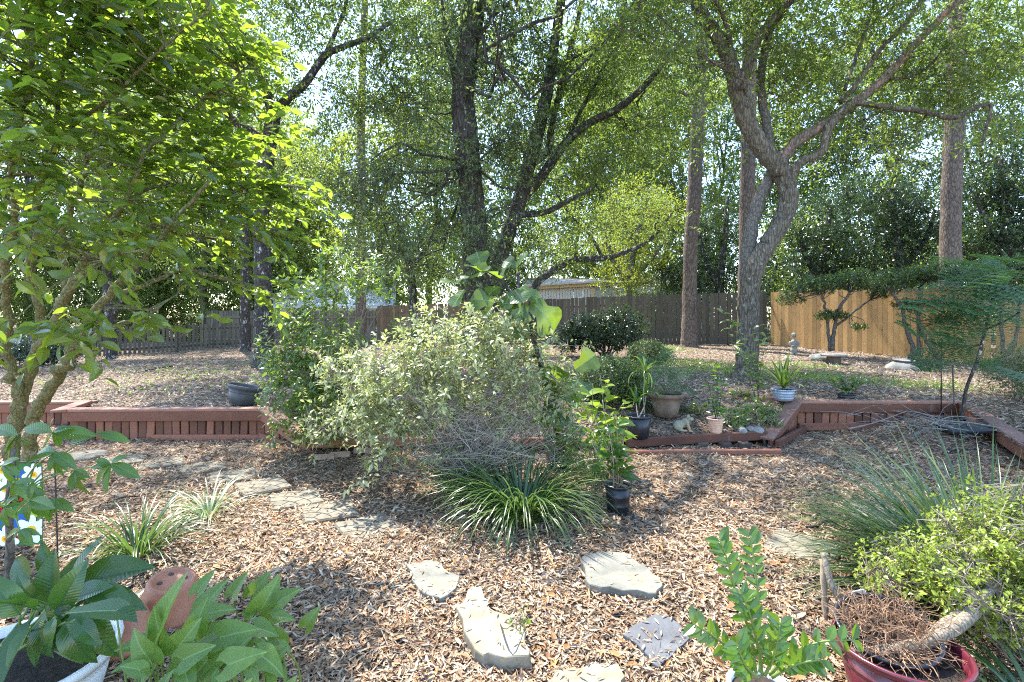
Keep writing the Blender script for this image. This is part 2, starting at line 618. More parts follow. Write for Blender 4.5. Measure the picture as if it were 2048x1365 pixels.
LIT = [(0, (.10, .058, .032)), (.14, (.20, .125, .07)), (.3, (.31, .205, .12)), (.46, (.41, .295, .185)), (.62, (.47, .37, .25)), (.72, (.38, .17, .055)),
       (.80, (.26, .22, .18)), (.92, (.48, .40, .29)), (1, (.22, .09, .038))]
M_LIT = littermat('litter', LIT)
M_LIT_FAR = littermat('litter_far', [(0, (.12, .085, .058)), (.3, (.24, .185, .135)), (.6, (.36, .295, .22)), (.85, (.43, .375, .30)), (1, (.29, .155, .075))])
CHIP = (np.array([[0, -.5, 0], [.10, -.15, .05], [.075, .3, .06], [0, .5, .02], [-.10, .1, .04], [-.07, -.3, .05]]),
        np.array([[0, 1, 2, 3], [0, 3, 4, 5]]))

def litter(name, n, ymin, ymax, smin, smax, up, mat, xspread=1.25, pw=1.0):
    u = rng.random(n)
    e = 1 - pw
    Y = (ymin ** e + u * (ymax ** e - ymin ** e)) ** (1 / e) if abs(e) > 1e-6 else ymin * (ymax / ymin) ** u
    X = (rng.random(n) * 2 - 1) * (Y * xspread + .5)
    k = is_up(X, Y) == up
    X, Y = X[k], Y[k]
    Z = (H_up(X, Y) if up else H_low(X, Y)) + .004 + .022 * rng.random(len(X)) ** 2
    P = np.stack([X, Y, Z], -1)
    az = rng.random(len(X)) * 2 * PI
    A = np.stack([np.cos(az), np.sin(az), rng.normal(0, .30, len(X))], -1)
    N = nrm(np.array([0, 0, 1.0]) + rng.normal(0, .40, (len(X), 3)))
    S = rng.uniform(smin, smax, len(X)) * (1 + .25 * (Y / 7))
    g = leaf_mass(P, A, N, S, CHIP)
    o = setting(name, g, mat, False, 'stuff')
    return o

litter('leaf_litter', 230000, 1.15, 8.0, .018, .062, False, M_LIT, 1.2, 1.15)
litter('leaf_litter', 130000, 4.2, 24.0, .035, .075, True, M_LIT_FAR, 1.15, 0.9)

# fine debris between the chips and broad fallen oak leaves over them
litter('leaf_litter', 120000, 1.15, 6.5, .006, .016, False, littermat('fine_debris', [(0, (.06, .04, .028)), (.4, (.16, .11, .07)), (.75, (.30, .22, .15)), (1, (.42, .34, .25))]), 1.2, 1.3)
OAKLEAF = (np.array([[0, -.5, 0], [.20, -.2, .06], [.17, .2, .09], [0, .5, .03], [-.18, .15, .07], [-.19, -.2, .05], [0, 0, -.01]]), np.array([[0, 1, 6], [1, 2, 6], [2, 3, 6], [3, 4, 6], [4, 5, 6], [5, 0, 6]]))
_c = CHIP
CHIP = OAKLEAF
litter('fallen_leaves', 5200, 1.2, 7.0, .030, .075, False, littermat('fallen_oak_leaf', [(0, (.13, .06, .03)), (.3, (.26, .125, .05)), (.55, (.38, .20, .075)), (.8, (.34, .26, .18)), (1, (.48, .40, .28))]), 1.2, 1.1)
CHIP = _c

# ------------------------------------------------------------------ red stained retaining walls
M_RED = woodmat('red_stained_wood', (.21, .085, .052), (.29, .125, .080), (.16, .070, .047), (50, 50, 50), wear=(.16, .115, .09), var=(.5, 1.35))
M_CAP = woodmat('red_cap_wood', (.24, .12, .088), (.34, .19, .14), (.19, .105, .08), (50, 50, 50), wear=(.22, .165, .13))
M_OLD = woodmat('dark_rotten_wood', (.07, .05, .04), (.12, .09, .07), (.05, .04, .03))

def wall_run(label, A, B, zA, zB, boards=True, cap=True, base=None, fas=.12, capw=.15, ground=0.0, name='retaining_wall', rot=0):
    """upright board wall from A to B (plan), cap height zA..zB; its face is to the right-hand side of A->B seen from above"""
    A, B = A3(A), A3(B)
    L = np.linalg.norm(B - A)
    d = (B - A) / L
    nrm_ = np.array([d[1], -d[0]])
    root = thing(name, label, 'retaining wall', (*((A + B) / 2), 0), 'red stained timber retaining walls')
    P = lambda s, off, z: np.array([*(A + d * s + nrm_ * off), z])
    zz = lambda s: zA + (zB - zA) * s / L
    if cap:
        part(root, 'cap_board', bar(P(-.02, -.03, zA - .018), P(L + .02, -.03, zB - .018), capw, .036), M_CAP)
    if fas:
        part(root, 'fascia_board', bar(P(0, .025, zA - .036 - fas / 2), P(L, .025, zB - .036 - fas / 2), .034, fas - .002), M_RED)
    if boards:
        n = int(L / .105)
        for i in range(n):
            s0 = (i + .5) * L / n
            top = zz(s0) - .05
            h = top + .06 - ground
            if h < .06:
                continue
            cut = random.uniform(.03, .11) if random.random() < .14 and h > .2 else 0
            me = to_mesh('board', boxgeo((L / n - .010) * random.uniform(.93, 1.03), .026, h - cut, .006), M_RED)
            M = np.eye(4)
            M[:3, 0], M[:3, 1], M[:3, 2] = [*d, 0], [-d[1], d[0], 0], [0, 0, 1]
            M[:3, 3] = P(s0, -.012 + random.uniform(-.009, .009), top - h / 2 + cut / 2)
            piece(root, 'board', me, M @ np.array(Matrix.Rotation(random.gauss(0, .024), 4, 'Y')))
        # backing behind the gaps
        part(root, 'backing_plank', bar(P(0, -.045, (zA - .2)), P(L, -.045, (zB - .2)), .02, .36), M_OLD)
    if base:
        b0, b1, bz = base
        part(root, 'base_rail', bar(P(b0, .03, bz + .035), P(b1, .03, bz + .035), .04, .075), M_RED)
        part(root, 'base_rail', bar(P(b0 - .02, .05, bz + .006), P(b1, .05, bz + .006), .05, .05), M_RED)
    return root

wall_run('low reddish timber wall behind the green lit forked stems of the glossy tree', (-9.5, 7.28), (-5.98, 7.28), .33, .34)
r_ = wall_run('long reddish board wall below the tilted black tub, with rotted board ends', (-5.55, 6.43), (-3.1, 6.43), .39, .40, base=(1.05, 2.43, .0))
part(r_, 'cap_board', bar((-5.62, 6.34, .375), (-5.98, 7.18, .350), .16, .034), M_CAP)
r_ = wall_run('reddish timber wing sloping down from the long wall to the leafy green bush', (-3.1, 6.41), (-2.28, 5.84), .40, .13, capw=.17)
part(r_, 'base_rail', bar((-3.13, 6.37, .06), (-2.22, 5.77, -.01), .05, .08), M_RED)
wall_run('reddish board wall along the terrace under the grey tub of dracaena', (3.86, 6.92), (6.06, 6.92), .41, .405, base=(.0, 1.9, .04))
r_ = wall_run('reddish timber wing sloping down below the grey tub, beside the pale stones', (3.08, 6.14), (3.84, 6.90), .10, .41, capw=.17, fas=.09)
part(r_, 'base_rail', bar((3.14, 6.06, .03), (3.90, 6.82, .05), .05, .10), M_RED)
r_ = wall_run('flat reddish timber edging running past the grey twig pile towards the camera', (6.06, 6.9), (4.98, 4.55), .40, .16, boards=False, fas=.13, capw=.17)

def timber(label, A, B, wd, ht, mat=None, name='landscape_timber'):
    return single(name, label, 'timber', bar(A, B, wd, ht, bev=.01), mat or M_RED, group='loose red timbers edging the raised bed')

timber('reddish edging timber in front of the bricks under the leafy bush', (-2.32, 5.84, .10), (-.55, 5.93, .11), .06, .10)
timber('reddish edging timber half hidden behind the dry twiggy bush', (-.52, 5.93, .10), (1.3, 5.98, .09), .06, .10)
timber('thick reddish edging timber in front of the frog statue', (1.33, 5.98, .075), (3.1, 6.24, .105), .07, .11)
timber('thin reddish timber strip lying on the mulch before the raised bed', (1.2, 5.72, .03), (3.02, 5.75, .035), .05, .055)
timber('weathered brown timber across the back of the raised bed', (1.9, 7.28, .385), (3.75, 7.12, .385), .14, .09, M_CAP)
timber('dark weathered timber behind the bricks in the raised bed', (-2.9, 6.75, .34), (-1.2, 6.85, .36), .10, .07, M_OLD)

# bricks with core holes
M_BRICK = simplemat('brick_clay', [(.3, (.24, .15, .11)), (.7, (.42, .30, .23))], 18, .9, .2, .5)
M_BRICKR = simplemat('brick_red', [(.3, (.22, .09, .06)), (.7, (.36, .17, .12))], 18, .9, .2, .5)

def cored_brick():
    bm = bmesh.new()
    xs = [-.1, -.075, -.035, -.02, .02, .035, .075, .1]
    ys = [-.045, -.02, .02, .045]
    grid = {}
    for i, x in enumerate(xs):
        for j, y in enumerate(ys):
            for k in (0, 1):
                grid[i, j, k] = bm.verts.new((x, y, (-.03, .03)[k]))
    hole = lambda i, j: j == 1 and i in (1, 3, 5)
    for i in range(7):
        for j in range(3):
            if not hole(i, j):
                bm.faces.new([grid[i, j, 1], grid[i + 1, j, 1], grid[i + 1, j + 1, 1], grid[i, j + 1, 1]])
                bm.faces.new([grid[i, j, 0], grid[i, j + 1, 0], grid[i + 1, j + 1, 0], grid[i + 1, j, 0]])
            else:
                q = [(i, j), (i + 1, j), (i + 1, j + 1), (i, j + 1)]
                for a in range(4):
                    b = (a + 1) % 4
                    bm.faces.new([grid[(*q[a], 1)], grid[(*q[b], 1)], grid[(*q[b], 0)], grid[(*q[a], 0)]])
    ring = [(i, 0) for i in range(8)] + [(7, 1), (7, 2)] + [(i, 3) for i in range(7, -1, -1)] + [(0, 2), (0, 1)]
    for a in range(len(ring)):
        b = (a + 1) % len(ring)
        bm.faces.new([grid[(*ring[a], 0)], grid[(*ring[b], 0)], grid[(*ring[b], 1)], grid[(*ring[a], 1)]])
    return bm_geo(bm)

BR = cored_brick()
for lab, px, py, rz, tilt, m in (
        ('pale cored brick lying in mulch, nearest the end of the sloping timber wing', 650, 921, .22, -.35, M_BRICK),
        ('pale cored brick in mulch, middle one of the row below the edging timber', 681, 916, .2, -.4, M_BRICK),
        ('pale cored brick in mulch, the row end towards the twiggy bush', 727, 908, .1, -.35, M_BRICK),
        ('red cored brick lying in the raised bed behind the edging timber', 653, 884, .15, -.3, M_BRICKR),
        ('solid looking red brick on its side in the raised bed under leaves', 695, 884, .35, -1.2, M_BRICKR)):
    g_ = gnd(px, py)
    single('brick', lab, 'brick', xf(BR, TM(g_ + [0, 0, .03], tilt, 0, rz)), m, group='bricks along the raised bed')
for k, (lab, px, py, rz) in enumerate((('dark weathered brick end under the thick front timber, nearest the frog statue', 1405, 893, .1), ('dark weathered brick end under the thick front timber, middle of three', 1450, 889, .3), ('dark weathered brick end under the thick front timber, nearest the sloping wing', 1488, 886, -.1))):
    p_ = at(px, py, 6.05)
    single('brick', lab, 'brick', xf(boxgeo(.13, .09, .07, .01), TM((p_[0], p_[1], .03), 0, 0, rz)), M_OLD, group='bricks along the raised bed')

# ------------------------------------------------------------------ fences
M_FDARK = woodmat('weathered_fence_wood', (.062, .052, .040), (.10, .085, .064), (.085, .082, .056), (60, 60, 2.0), wear=(.15, .13, .105), bmp=.08)
M_FBRN = woodmat('brown_fence_wood', (.13, .085, .052), (.19, .13, .082), (.10, .078, .056), (60, 60, 2.0), bmp=.08)
M_FTAN = woodmat('new_pine_fence_wood', (.39, .235, .095), (.46, .29, .125), (.32, .20, .095), (70, 70, 2.0), knots=(.22, .11, .045), bmp=.02, var=(.62, 1.12))
M_PICK = woodmat('grey_picket_wood', (.10, .085, .066), (.16, .138, .11), (.08, .072, .055), (60, 60, 2.0), bmp=.08)

def fence(label, pts, h, bw, gap, mat, zs=None, rails=True, lean=.006, off=.006):
    pts = A3(pts)
    mid = pts.mean(0)
    root = thing('fence', label, 'fence', (mid[0], mid[1], float(H_up(mid[0], mid[1]))))
    mes = []
    for k in range(4):
        b = boxgeo(bw - gap, .02, h, 0)
        V = b[0].copy()
        V[:, 2] += h / 2
        V[:, 2] *= 1 + random.uniform(-.012, .012)
        mes.append(to_mesh('board', (V, b[1]), mat))
    for i in range(len(pts) - 1):
        A, B = pts[i], pts[i + 1]
        L = np.linalg.norm(B - A)
        d = (B - A) / L
        n = int(L / bw)
        for j in range(n):
            p = A + d * ((j + .5) * bw)
            z = float(H_up(p[0], p[1])) - .03 + random.gauss(0, .008) if zs is None else np.interp((j + .5) / n, [0, 1], [zs[i], zs[i + 1]]) + random.gauss(0, .006)
            M = np.eye(4)
            M[:3, 0], M[:3, 1], M[:3, 2] = [*d, 0], [-d[1], d[0], 0], [0, 0, 1]
            M[:3, 3] = [p[0], p[1], z]
            M[:3, 3] += np.array([-d[1], d[0], 0]) * random.uniform(-off, off)
            piece(root, 'board', random.choice(mes), M @ np.array(Matrix.Rotation(random.gauss(0, lean), 4, 'Y')))
        back = np.array([-d[1], d[0]]) * (.05 if rails else 0)
        zA, zB = (zs[i], zs[i + 1]) if zs is not None else (float(H_up(*A)), float(H_up(*B)))
        sgn = 1 if rails == 'back' else -1
        for f in (.18, .82):
            part(root, 'rail', bar((*(A + back * sgn), zA + h * f), (*(B + back * sgn), zB + h * f), .04, .085), mat)
        for j in range(int(L / 2.4) + 1):
            p = A + d * min(j * 2.4 + .1, L - .1) + back * sgn * 1.9
            zb = np.interp(min(j * 2.4, L) / L, [0, 1], [zA, zB])
            part(root, 'post', bar((p[0], p[1], zb - .2), (p[0], p[1], zb + h - .02), .09, .09, up=(d[0], d[1], 0)), mat)
    return root

fence('tall dark weathered board fence behind the pine and the clipped shrubs', [(.9, 20.4), (5.4, 19.2), (9.0, 17.9)], 1.84, .145, .012, M_FDARK, zs=[.33, .48, .54], rails='back')
fence('brown board fence behind the big leaved fig and the straight thin trunk', [(-5.8, 22.0), (.85, 20.45)], 1.82, .145, .014, M_FBRN, zs=[.13, .31], rails='back')
fence('greyed board fence rising behind the picket fence', [(-14.6, 24.2), (-5.85, 22.05)], 1.62, .145, .02, M_PICK, zs=[.14, .13], rails='front')
fence('low grey gappy picket fence beyond the dappled terrace', [(-19.0, 16.0), (-14.2, 17.3), (-10.6, 21.2)], .98, .14, .055, M_PICK, zs=[.12, .16, .26], rails='back', lean=.02)
fence('new honey coloured pine board fence with slanting sun streaks', [(9.05, 17.9), (11.35, 12.0), (13.1, 7.5)], 1.84, .145, .006, M_FTAN, zs=[.53, .40, .34], rails='back', lean=.002, off=.0008)

# ------------------------------------------------------------------ houses beyond the fence
M_SIDE = simplemat('tan_siding_paint', [(.3, (.56, .49, .40)), (.7, (.64, .57, .47))], 5, .7, .3, .1)
M_TRIM = simplemat('yellow_trim_wood', [(.3, (.52, .36, .17)), (.7, (.62, .45, .22))], 9, .7, .3, .1)
M_ROOFG = simplemat('pale_roof_shingle', [(.3, (.50, .50, .51)), (.7, (.66, .66, .67))], 14, .9, .2, .4)
M_WHITE = simplemat('white_house_paint', [(.3, (.72, .72, .70)), (.7, (.80, .80, .78))], 4, .6, .4, 0)
M_ROOFB = simplemat('tan_shed_shingle', [(.3, (.42, .34, .27)), (.7, (.60, .51, .42))], 20, .9, .2, .5)
M_GLASSY = simplemat('dark_window_glass', [(.3, (.03, .035, .04)), (.7, (.06, .07, .08))], 2, .08, .6, 0)
M_ALU = simplemat('aluminium', [(.3, (.55, .56, .57)), (.7, (.7, .7, .7))], 6, .35, .5, 0, metal=1)

Ysh = 27.0
a0, a1, a2 = at(1063, 640, Ysh), at(1186, 640, Ysh), at(1236, 640, Ysh + 1.5)
shed = thing('garden_shed', 'tan board shed with yellow corner trim and low shingled roof beyond the fence', 'shed', (*a0[:2], .4))
ztop = at(1063, 579, Ysh)[2]
def prism(quad2, z0, z1):
    q = A3(quad2)
    n = len(q)
    V = np.vstack([np.c_[q, np.full(n, z0)], np.c_[q, np.full(n, z1)]])
    k = np.arange(n)
    return V, [np.stack([k, (k + 1) % n, n + (k + 1) % n, n + k], -1), np.array([n + k]), np.array([k[::-1]])]
part(shed, 'wall', prism([a0[:2], a1[:2], (a2[0], a2[1]), (a2[0] - 2.5, a2[1] + 3), (a0[0], a0[1] + 3)], .3, ztop + .15), M_SIDE)
nb = 22
for i in range(nb):
    s_ = (i + .5) / nb
    p = a0 + (a1 - a0) * s_
    part(shed, 'siding_board', bar((p[0], p[1] - .02, .35), (p[0], p[1] - .02, ztop), (a1[0] - a0[0]) / nb - .03, .03, up=(0, 1, 0), bev=0), M_SIDE)
for p in (a0, a1, a2):
    part(shed, 'corner_trim', bar((p[0], p[1] - .05, .3), (p[0], p[1] - .05, ztop + .1), .14, .09, up=(0, 1, 0)), M_TRIM)
part(shed, 'fascia_board', bar((a0[0] - .3, a0[1] - .2, ztop + .06), (a1[0] + .1, a1[1] - .2, ztop + .26), .05, .2), M_TRIM)
part(shed, 'fascia_board', bar((a1[0] + .1, a1[1] - .2, ztop + .26), (a2[0] + .3, a2[1] - .2, ztop + .36), .05, .2), M_TRIM)
rv = A3([(a0[0] - .4, a0[1] - .35, ztop + .2), (a1[0] + .1, a1[1] - .35, ztop + .42), (a2[0] + .4, a2[1] - .3, ztop + .5), (a2[0] - 1.5, a2[1] + 3.5, ztop + .95), (a0[0] - .4, a0[1] + 3.3, ztop + .8)])
part(shed, 'roof', (np.vstack([rv, rv - [0, 0, .09]]), [np.array([[0, 1, 2, 3, 4]]), np.array([[9, 8, 7, 6, 5]]), np.array([[i, i + 5, (i + 1) % 5 + 5, (i + 1) % 5] for i in range(5)])]), M_ROOFB)

lad = thing('ladder', 'aluminium ladder leaning over the fence in front of the tan shed', 'ladder', (3.0, 20.2, .4))
p0, p1 = at(1147, 592, 20.3), at(1166, 590, 20.3)
for p in (p0, p1):
    part(lad, 'side_rail', bar((p[0], p[1] - .45, .45), (p[0], p[1] + .05, p[2] + .12), .03, .07, up=(0, 1, 0)), M_ALU)
for k in range(7):
    t = k / 6.5
    part(lad, 'rung', tube([(p0[0], p0[1] - .45 + .5 * t, .5 + (p0[2] - .45) * t), (p1[0], p0[1] - .45 + .5 * t, .5 + (p0[2] - .45) * t)], .018, 6), M_ALU)

def gable_house(label, c, wx, wy, hw, hr, rot=0.0):
    root = thing('house', label, 'house', (*c, 0))
    M = TM((c[0], c[1], .1), 0, 0, rot)
    part(root, 'wall', xf(prism([(-wx, -wy), (wx, -wy), (wx, wy), (-wx, wy)], 0, hw), M), M_WHITE)
    o = .4
    rv = A3([(-wx - o, -wy - o, hw - .1), (wx + o, -wy - o, hw - .1), (wx + o, 0, hw + hr), (-wx - o, 0, hw + hr), (-wx - o, wy + o, hw - .1), (wx + o, wy + o, hw - .1)])
    th = A3([0, 0, .15])
    V = np.vstack([rv, rv - th])
    F = [np.array([[0, 1, 2, 3], [3, 2, 5, 4], [7, 6, 9, 8], [8, 9, 10, 11], [0, 6, 7, 1], [4, 5, 11, 10]]), np.array([[1, 7, 8, 2], [2, 8, 11, 5], [0, 3, 9, 6], [3, 4, 10, 9]])]
    part(root, 'roof', xf((V, F), M), M_ROOFG)
    for sx in (-1, 1):
        gv = A3([(sx * wx, -wy, hw), (sx * wx, wy, hw), (sx * wx, 0, hw + hr - .25)])
        part(root, 'gable', xf((np.vstack([gv, gv - [sx * .1, 0, 0]]), [np.array([[0, 1, 2], [5, 4, 3]]), np.array([[0, 3, 4, 1], [1, 4, 5, 2], [2, 5, 3, 0]])]), M), M_WHITE)
    for x in np.linspace(-wx * .6, wx * .6, 3):
        wf = part(root, 'window', xf(bar((x - .55, -wy - .03, 1.5), (x + .55, -wy - .03, 1.5), .08, 1.3), M), M_TRIM)
        part(wf, 'pane', xf(bar((x - .48, -wy - .09, 1.5), (x + .48, -wy - .09, 1.5), .03, 1.15, bev=0), M), M_GLASSY)
    return root

gable_house('pale roofed white house glimpsed through leaves beyond the brown fence', (-9.6, 28.5), 2.7, 2.2, 2.05, 1.35, .2)
gable_house('white house with pale roof glimpsed between the shed and the dark fence', (10.2, 36), 3.2, 3.0, 2.2, 2.0, -.2)
gable_house('white walled house showing in slivers behind the glossy evergreens', (22.0, 33), 4.5, 3.0, 2.6, 2.2, -.5)

# twigs and stray leaves lying on top of the mulch
n = 1500
Yt = 1.4 * (6.6 / 1.4) ** rng.random(n)
Xt = (rng.random(n) * 2 - 1) * (Yt * 1.15)
k = ~is_up(Xt, Yt)
Xt, Yt = Xt[k], Yt[k]
A_ = np.stack([Xt, Yt, H_low(Xt, Yt) + .03], -1)
az_ = rng.random(len(Xt)) * 2 * PI
ln_ = rng.uniform(.03, .16, len(Xt))
B_ = A_ + np.stack([np.cos(az_) * ln_, np.sin(az_) * ln_, rng.normal(0, .006, len(Xt))], -1)
setting('fallen_twigs', sticks(A_, B_, rng.uniform(.001, .0028, len(Xt))), simplemat('fallen_twig', [(.3, (.10, .075, .055)), (.7, (.30, .25, .20))], 12, .9, .2, 0), False, 'stuff')
# ------------------------------------------------------------------ pavers and flagstones
M_CONC = simplemat('aged_concrete', [(.25, (.115, .102, .076)), (.5, (.18, .16, .12)), (.75, (.26, .235, .18))], 9, .95, .15, .5, .006, det=8)
M_CONCD = simplemat('dirty_joint', [(.3, (.09, .078, .056)), (.7, (.17, .15, .112))], 16, .95, .1, .4)

def stonemat(name, stops, stain=None):
    s = NT(name)
    c = s.co()
    n1 = s.noise(c, 5.0, 7, .7)
    n2 = s.noise(s.co(scale=(1, 2.2, 1)), 2.6, 4, .6)
    col = s.mix(.55, s.ramp(n1, stops), s.ramp(n2, stops))
    if stain:
        col = s.mix(s.ramp(n2, [(.52, 0.0), (.66, .9)]), col, stain)
    n3 = s.noise(c, 70, 3, .7)
    col = s.mix(.4, col, s.ramp(n3, [(.3, (.6, .6, .6)), (.7, (1.25, 1.25, 1.25))]), 'MULTIPLY')
    s.base(col, .85, .25).bump(s.mix(.6, n1, n3), .35, .006)
    return s.m

M_FLAG = stonemat('buff_flagstone', [(.3, (.13, .112, .08)), (.45, (.23, .195, .135)), (.55, (.27, .245, .19)), (.7, (.36, .335, .275))], (.33, .23, .12))
M_FLAGG = stonemat('grey_green_flagstone', [(.3, (.095, .095, .078)), (.45, (.15, .147, .122)), (.55, (.19, .185, .155)), (.7, (.25, .24, .205))], (.27, .19, .115))
M_SLATE = stonemat('blue_grey_slate', [(.3, (.07, .073, .08)), (.5, (.095, .10, .108)), (.7, (.13, .135, .143))])

def clip_poly(P, lo, hi):
    P = [tuple(p) for p in P]
    for ax, sgn, lim in ((0, 1, hi), (0, -1, -lo), (1, 1, hi), (1, -1, -lo)):
        out = []
        for i in range(len(P)):
            a, b = P[i], P[(i + 1) % len(P)]
            da, db = lim - sgn * a[ax], lim - sgn * b[ax]
            if da >= 0:
                out.append(a)
            if (da >= 0) != (db >= 0):
                t = da / (da - db)
                out.append((a[0] + (b[0] - a[0]) * t, a[1] + (b[1] - a[1]) * t))
        P = out
        if not P:
            return None
    return P

def extrude_poly(P, z0, z1, bev=.003):
    bm = bmesh.new()
    vs = [bm.verts.new((p[0], p[1], z0)) for p in P]
    f = bm.faces.new(vs)
    f.normal_update()
    if f.normal.z < 0:
        f.normal_flip()
    r = bmesh.ops.extrude_face_region(bm, geom=[f])
    top = [v for v in r['geom'] if isinstance(v, bmesh.types.BMVert)]
    for v in top:
        v.co.z = z1
    if bev:
        es = [e for e in bm.edges if all(v.co.z > z1 - 1e-6 for v in e.verts)]
        bmesh.ops.bevel(bm, geom=es, offset=bev, segments=1, affect='EDGES')
    bmesh.ops.recalc_face_normals(bm, faces=bm.faces[:])
    return bm_geo(bm)

# fan patterned brick pieces of one 40 cm concrete paver
FANS = []
hs = .198
cx, cy = -.2, -.2
R_ = [.0, .10, .20, .30, .40, .50, .58]
for i in range(len(R_) - 1):
    k = max(1, [1, 2, 3, 4, 5, 5][i])
    th = np.linspace(-.02, PI / 2 + .02, k + 1)
    for j in range(k):
        a = np.linspace(th[j] + .005 / max(R_[i + 1], .1), th[j + 1] - .005 / max(R_[i + 1], .1), 6)
        ri, ro = R_[i] + .005, R_[i + 1] - .005
        pol = [(cx + ro * math.cos(x), cy + ro * math.sin(x)) for x in a] + ([(cx + ri * math.cos(x), cy + ri * math.sin(x)) for x in a[::-1]] if R_[i] > 0 else [(cx, cy)])
        pol = clip_poly(pol, -hs + .006, hs - .006)
        if not pol or len(pol) < 3:
            continue
        pa = A3(pol)
        area = .5 * abs(np.sum(pa[:, 0] * np.roll(pa[:, 1], -1) - pa[:, 1] * np.roll(pa[:, 0], -1)))
        if area > 4e-4:
            FANS.append(to_mesh('brick', extrude_poly(pol, 0, .006, .002), M_CONC))
SLAB = to_mesh('slab', boxgeo(.405, .405, .046, .006), M_CONCD)

def paver(label, px, py, rz, detailed=True, z=.0, tilt=(0, 0), sz=1.0):
    g = gnd(px, py)
    root = thing('paver', label, 'paver', g, 'fan patterned concrete stepping pavers')
    M = TM(g + [0, 0, z], tilt[0], tilt[1], rz, sz)
    piece(root, 'slab', SLAB, M)
    for me in FANS:
        piece(root, 'brick', me, M @ TM((0, 0, .0225)))
    on_top([(M @ np.array([a, b, 0, 1]))[:2] for a in (-.2, 0, .2) for b in (-.2, 0, .2) if a or b], g[2] + z + .03, int((16 if py > 960 else 45)))
    return root

paver('fan patterned paver nearest the grey green flagstone, leaf shadows on its surface', 738, 1062, .62, tilt=(.03, .02))
paver('fan patterned paver in shade, second from the grey green flagstone', 658, 1027, .45, tilt=(-.02, .0))
paver('fan patterned paver half in leaf shade, third from the grey green flagstone', 592, 1003, .5)
paver('sunlit fan patterned paver beyond the small white striped grass tuft', 526, 976, .68)
paver('fan patterned paver directly behind the small white striped grass tuft', 466, 956, .5, z=-.004)
paver('faint buried paver, fourth from the end of the path at the red wall', 404, 938, .7, z=-.010)
paver('faint buried paver, third from the end of the path at the red wall', 322, 928, .6, z=-.012)
paver('faint buried paver, second from the end of the path at the red wall', 245, 922, .5, z=-.012)
paver('shaded fan patterned paver behind the zz plant, stick at its far edge', 1604, 1102, -.72, tilt=(.02, -.02), sz=1.05)
paver('pale paver half covered by arching grass blades near the yellow green shrub', 1765, 1038, -.5)

g_ = gnd(166, 915)
ang = np.arange(20) / 20 * 2 * PI
single('stepping_stone', 'round pale stepping stone at the path end by the red wall', 'stepping stone',
       xf(extrude_poly(np.c_[.22 * np.cos(ang), .22 * np.sin(ang)], 0, .03, .008), TM(g_ + [0, 0, 0])), M_CONC)

def flagstone(label, pix, z, mat, thick=.07, tilt=None):
    P = []
    for px, py in pix:
        Y = FPX * (EYE - z) / (py - HZ)
        P.append(((px - 1024) / FPX * Y, Y))
    P = A3(P)
    # roughen the outline
    out = []
    for i in range(len(P)):
        a, b = P[i], P[(i + 1) % len(P)]
        out.append(a)
        L = np.linalg.norm(b - a)
        for t in (.33, .66):
            if L > .07:
                out.append(a + (b - a) * (t + random.uniform(-.08, .08)) + rng.normal(0, .011, 2))
    P = A3(out)
    c = P.mean(0)
    bm = bmesh.new()
    on_top(P, z, 26, .02, .05)
    rings = []
    for sc_, dz in ((1.03, z - thick), (1.0, z - .006), (.985, z - .001), (.6, z + .001), (.25, z)):
        rings.append([bm.verts.new((*(c + (p - c) * sc_), dz + random.uniform(-.0015, .0015))) for p in P])
    for r0, r1 in zip(rings, rings[1:]):
        for i in range(len(P)):
            j = (i + 1) % len(P)
            bm.faces.new([r0[i], r0[j], r1[j], r1[i]])
    bm.faces.new(rings[-1])
    bmesh.ops.recalc_face_normals(bm, faces=bm.faces[:])
    return single('flagstone', label, 'flagstone', bm_geo(bm), mat, loc=(*c, 0), group='irregular flagstone stepping stones')

flagstone('grey green flagstone half in leaf shadow, beside the nearest fan paver', [(812, 1128), (850, 1120), (872, 1122), (893, 1142), (920, 1152), (916, 1166), (880, 1198), (860, 1190), (838, 1178), (826, 1150)], .034, M_FLAGG)
flagstone('long pale buff flagstone with a thick squared front edge', [(936, 1178), (962, 1172), (975, 1200), (990, 1222), (1012, 1228), (1040, 1245), (1060, 1300), (1058, 1312), (1005, 1312), (950, 1300), (912, 1212), (925, 1205)], .048, M_FLAG, .09)
flagstone('broad grey flagstone with rusty tan stain in its middle', [(1165, 1112), (1195, 1104), (1250, 1106), (1268, 1118), (1285, 1130), (1322, 1155), (1326, 1172), (1312, 1186), (1245, 1180), (1180, 1168), (1172, 1148)], .036, M_FLAGG, .08)
flagstone('blue grey slate flagstone partly covered with fallen leaves', [(1246, 1268), (1310, 1228), (1345, 1238), (1380, 1275), (1345, 1310), (1318, 1334), (1290, 1305)], .022, M_SLATE, .05)
flagstone('pale cream flagstone cut off by the bottom edge of the picture', [(1112, 1340), (1180, 1328), (1238, 1330), (1250, 1352), (1246, 1400), (1105, 1400)], .05, M_FLAG, .08)
g_ = gnd(1655, 722)

M_STN = stonemat('mossy_garden_stone', [(.3, (.14, .14, .12)), (.5, (.24, .23, .20)), (.7, (.36, .34, .30))])
def rock(label, p, r, mat=M_STN, name='rock', group=None, seed=0):
    bm = bmesh.new()
    bmesh.ops.create_icosphere(bm, subdivisions=3, radius=1)
    rr = np.random.default_rng(seed)
    d = rr.normal(size=(9, 3))
    d /= np.linalg.norm(d, axis=1)[:, None]
    for v in bm.verts:
        x = np.array(v.co)
        k = 1.0
        for q in d:
            k = min(k, .82 / max(1e-6, x.dot(q)) if x.dot(q) > .82 else 1.0)
        v.co = Vector(x * k * r) 
        v.co.z = max(v.co.z, -.3 * r[2])
    return single(name, label, 'rock', xf(bm_geo(bm), TM(A3(p) + [0, 0, r[2] * .3], 0, 0, rr.random() * 3)), mat, smooth=False, group=group)

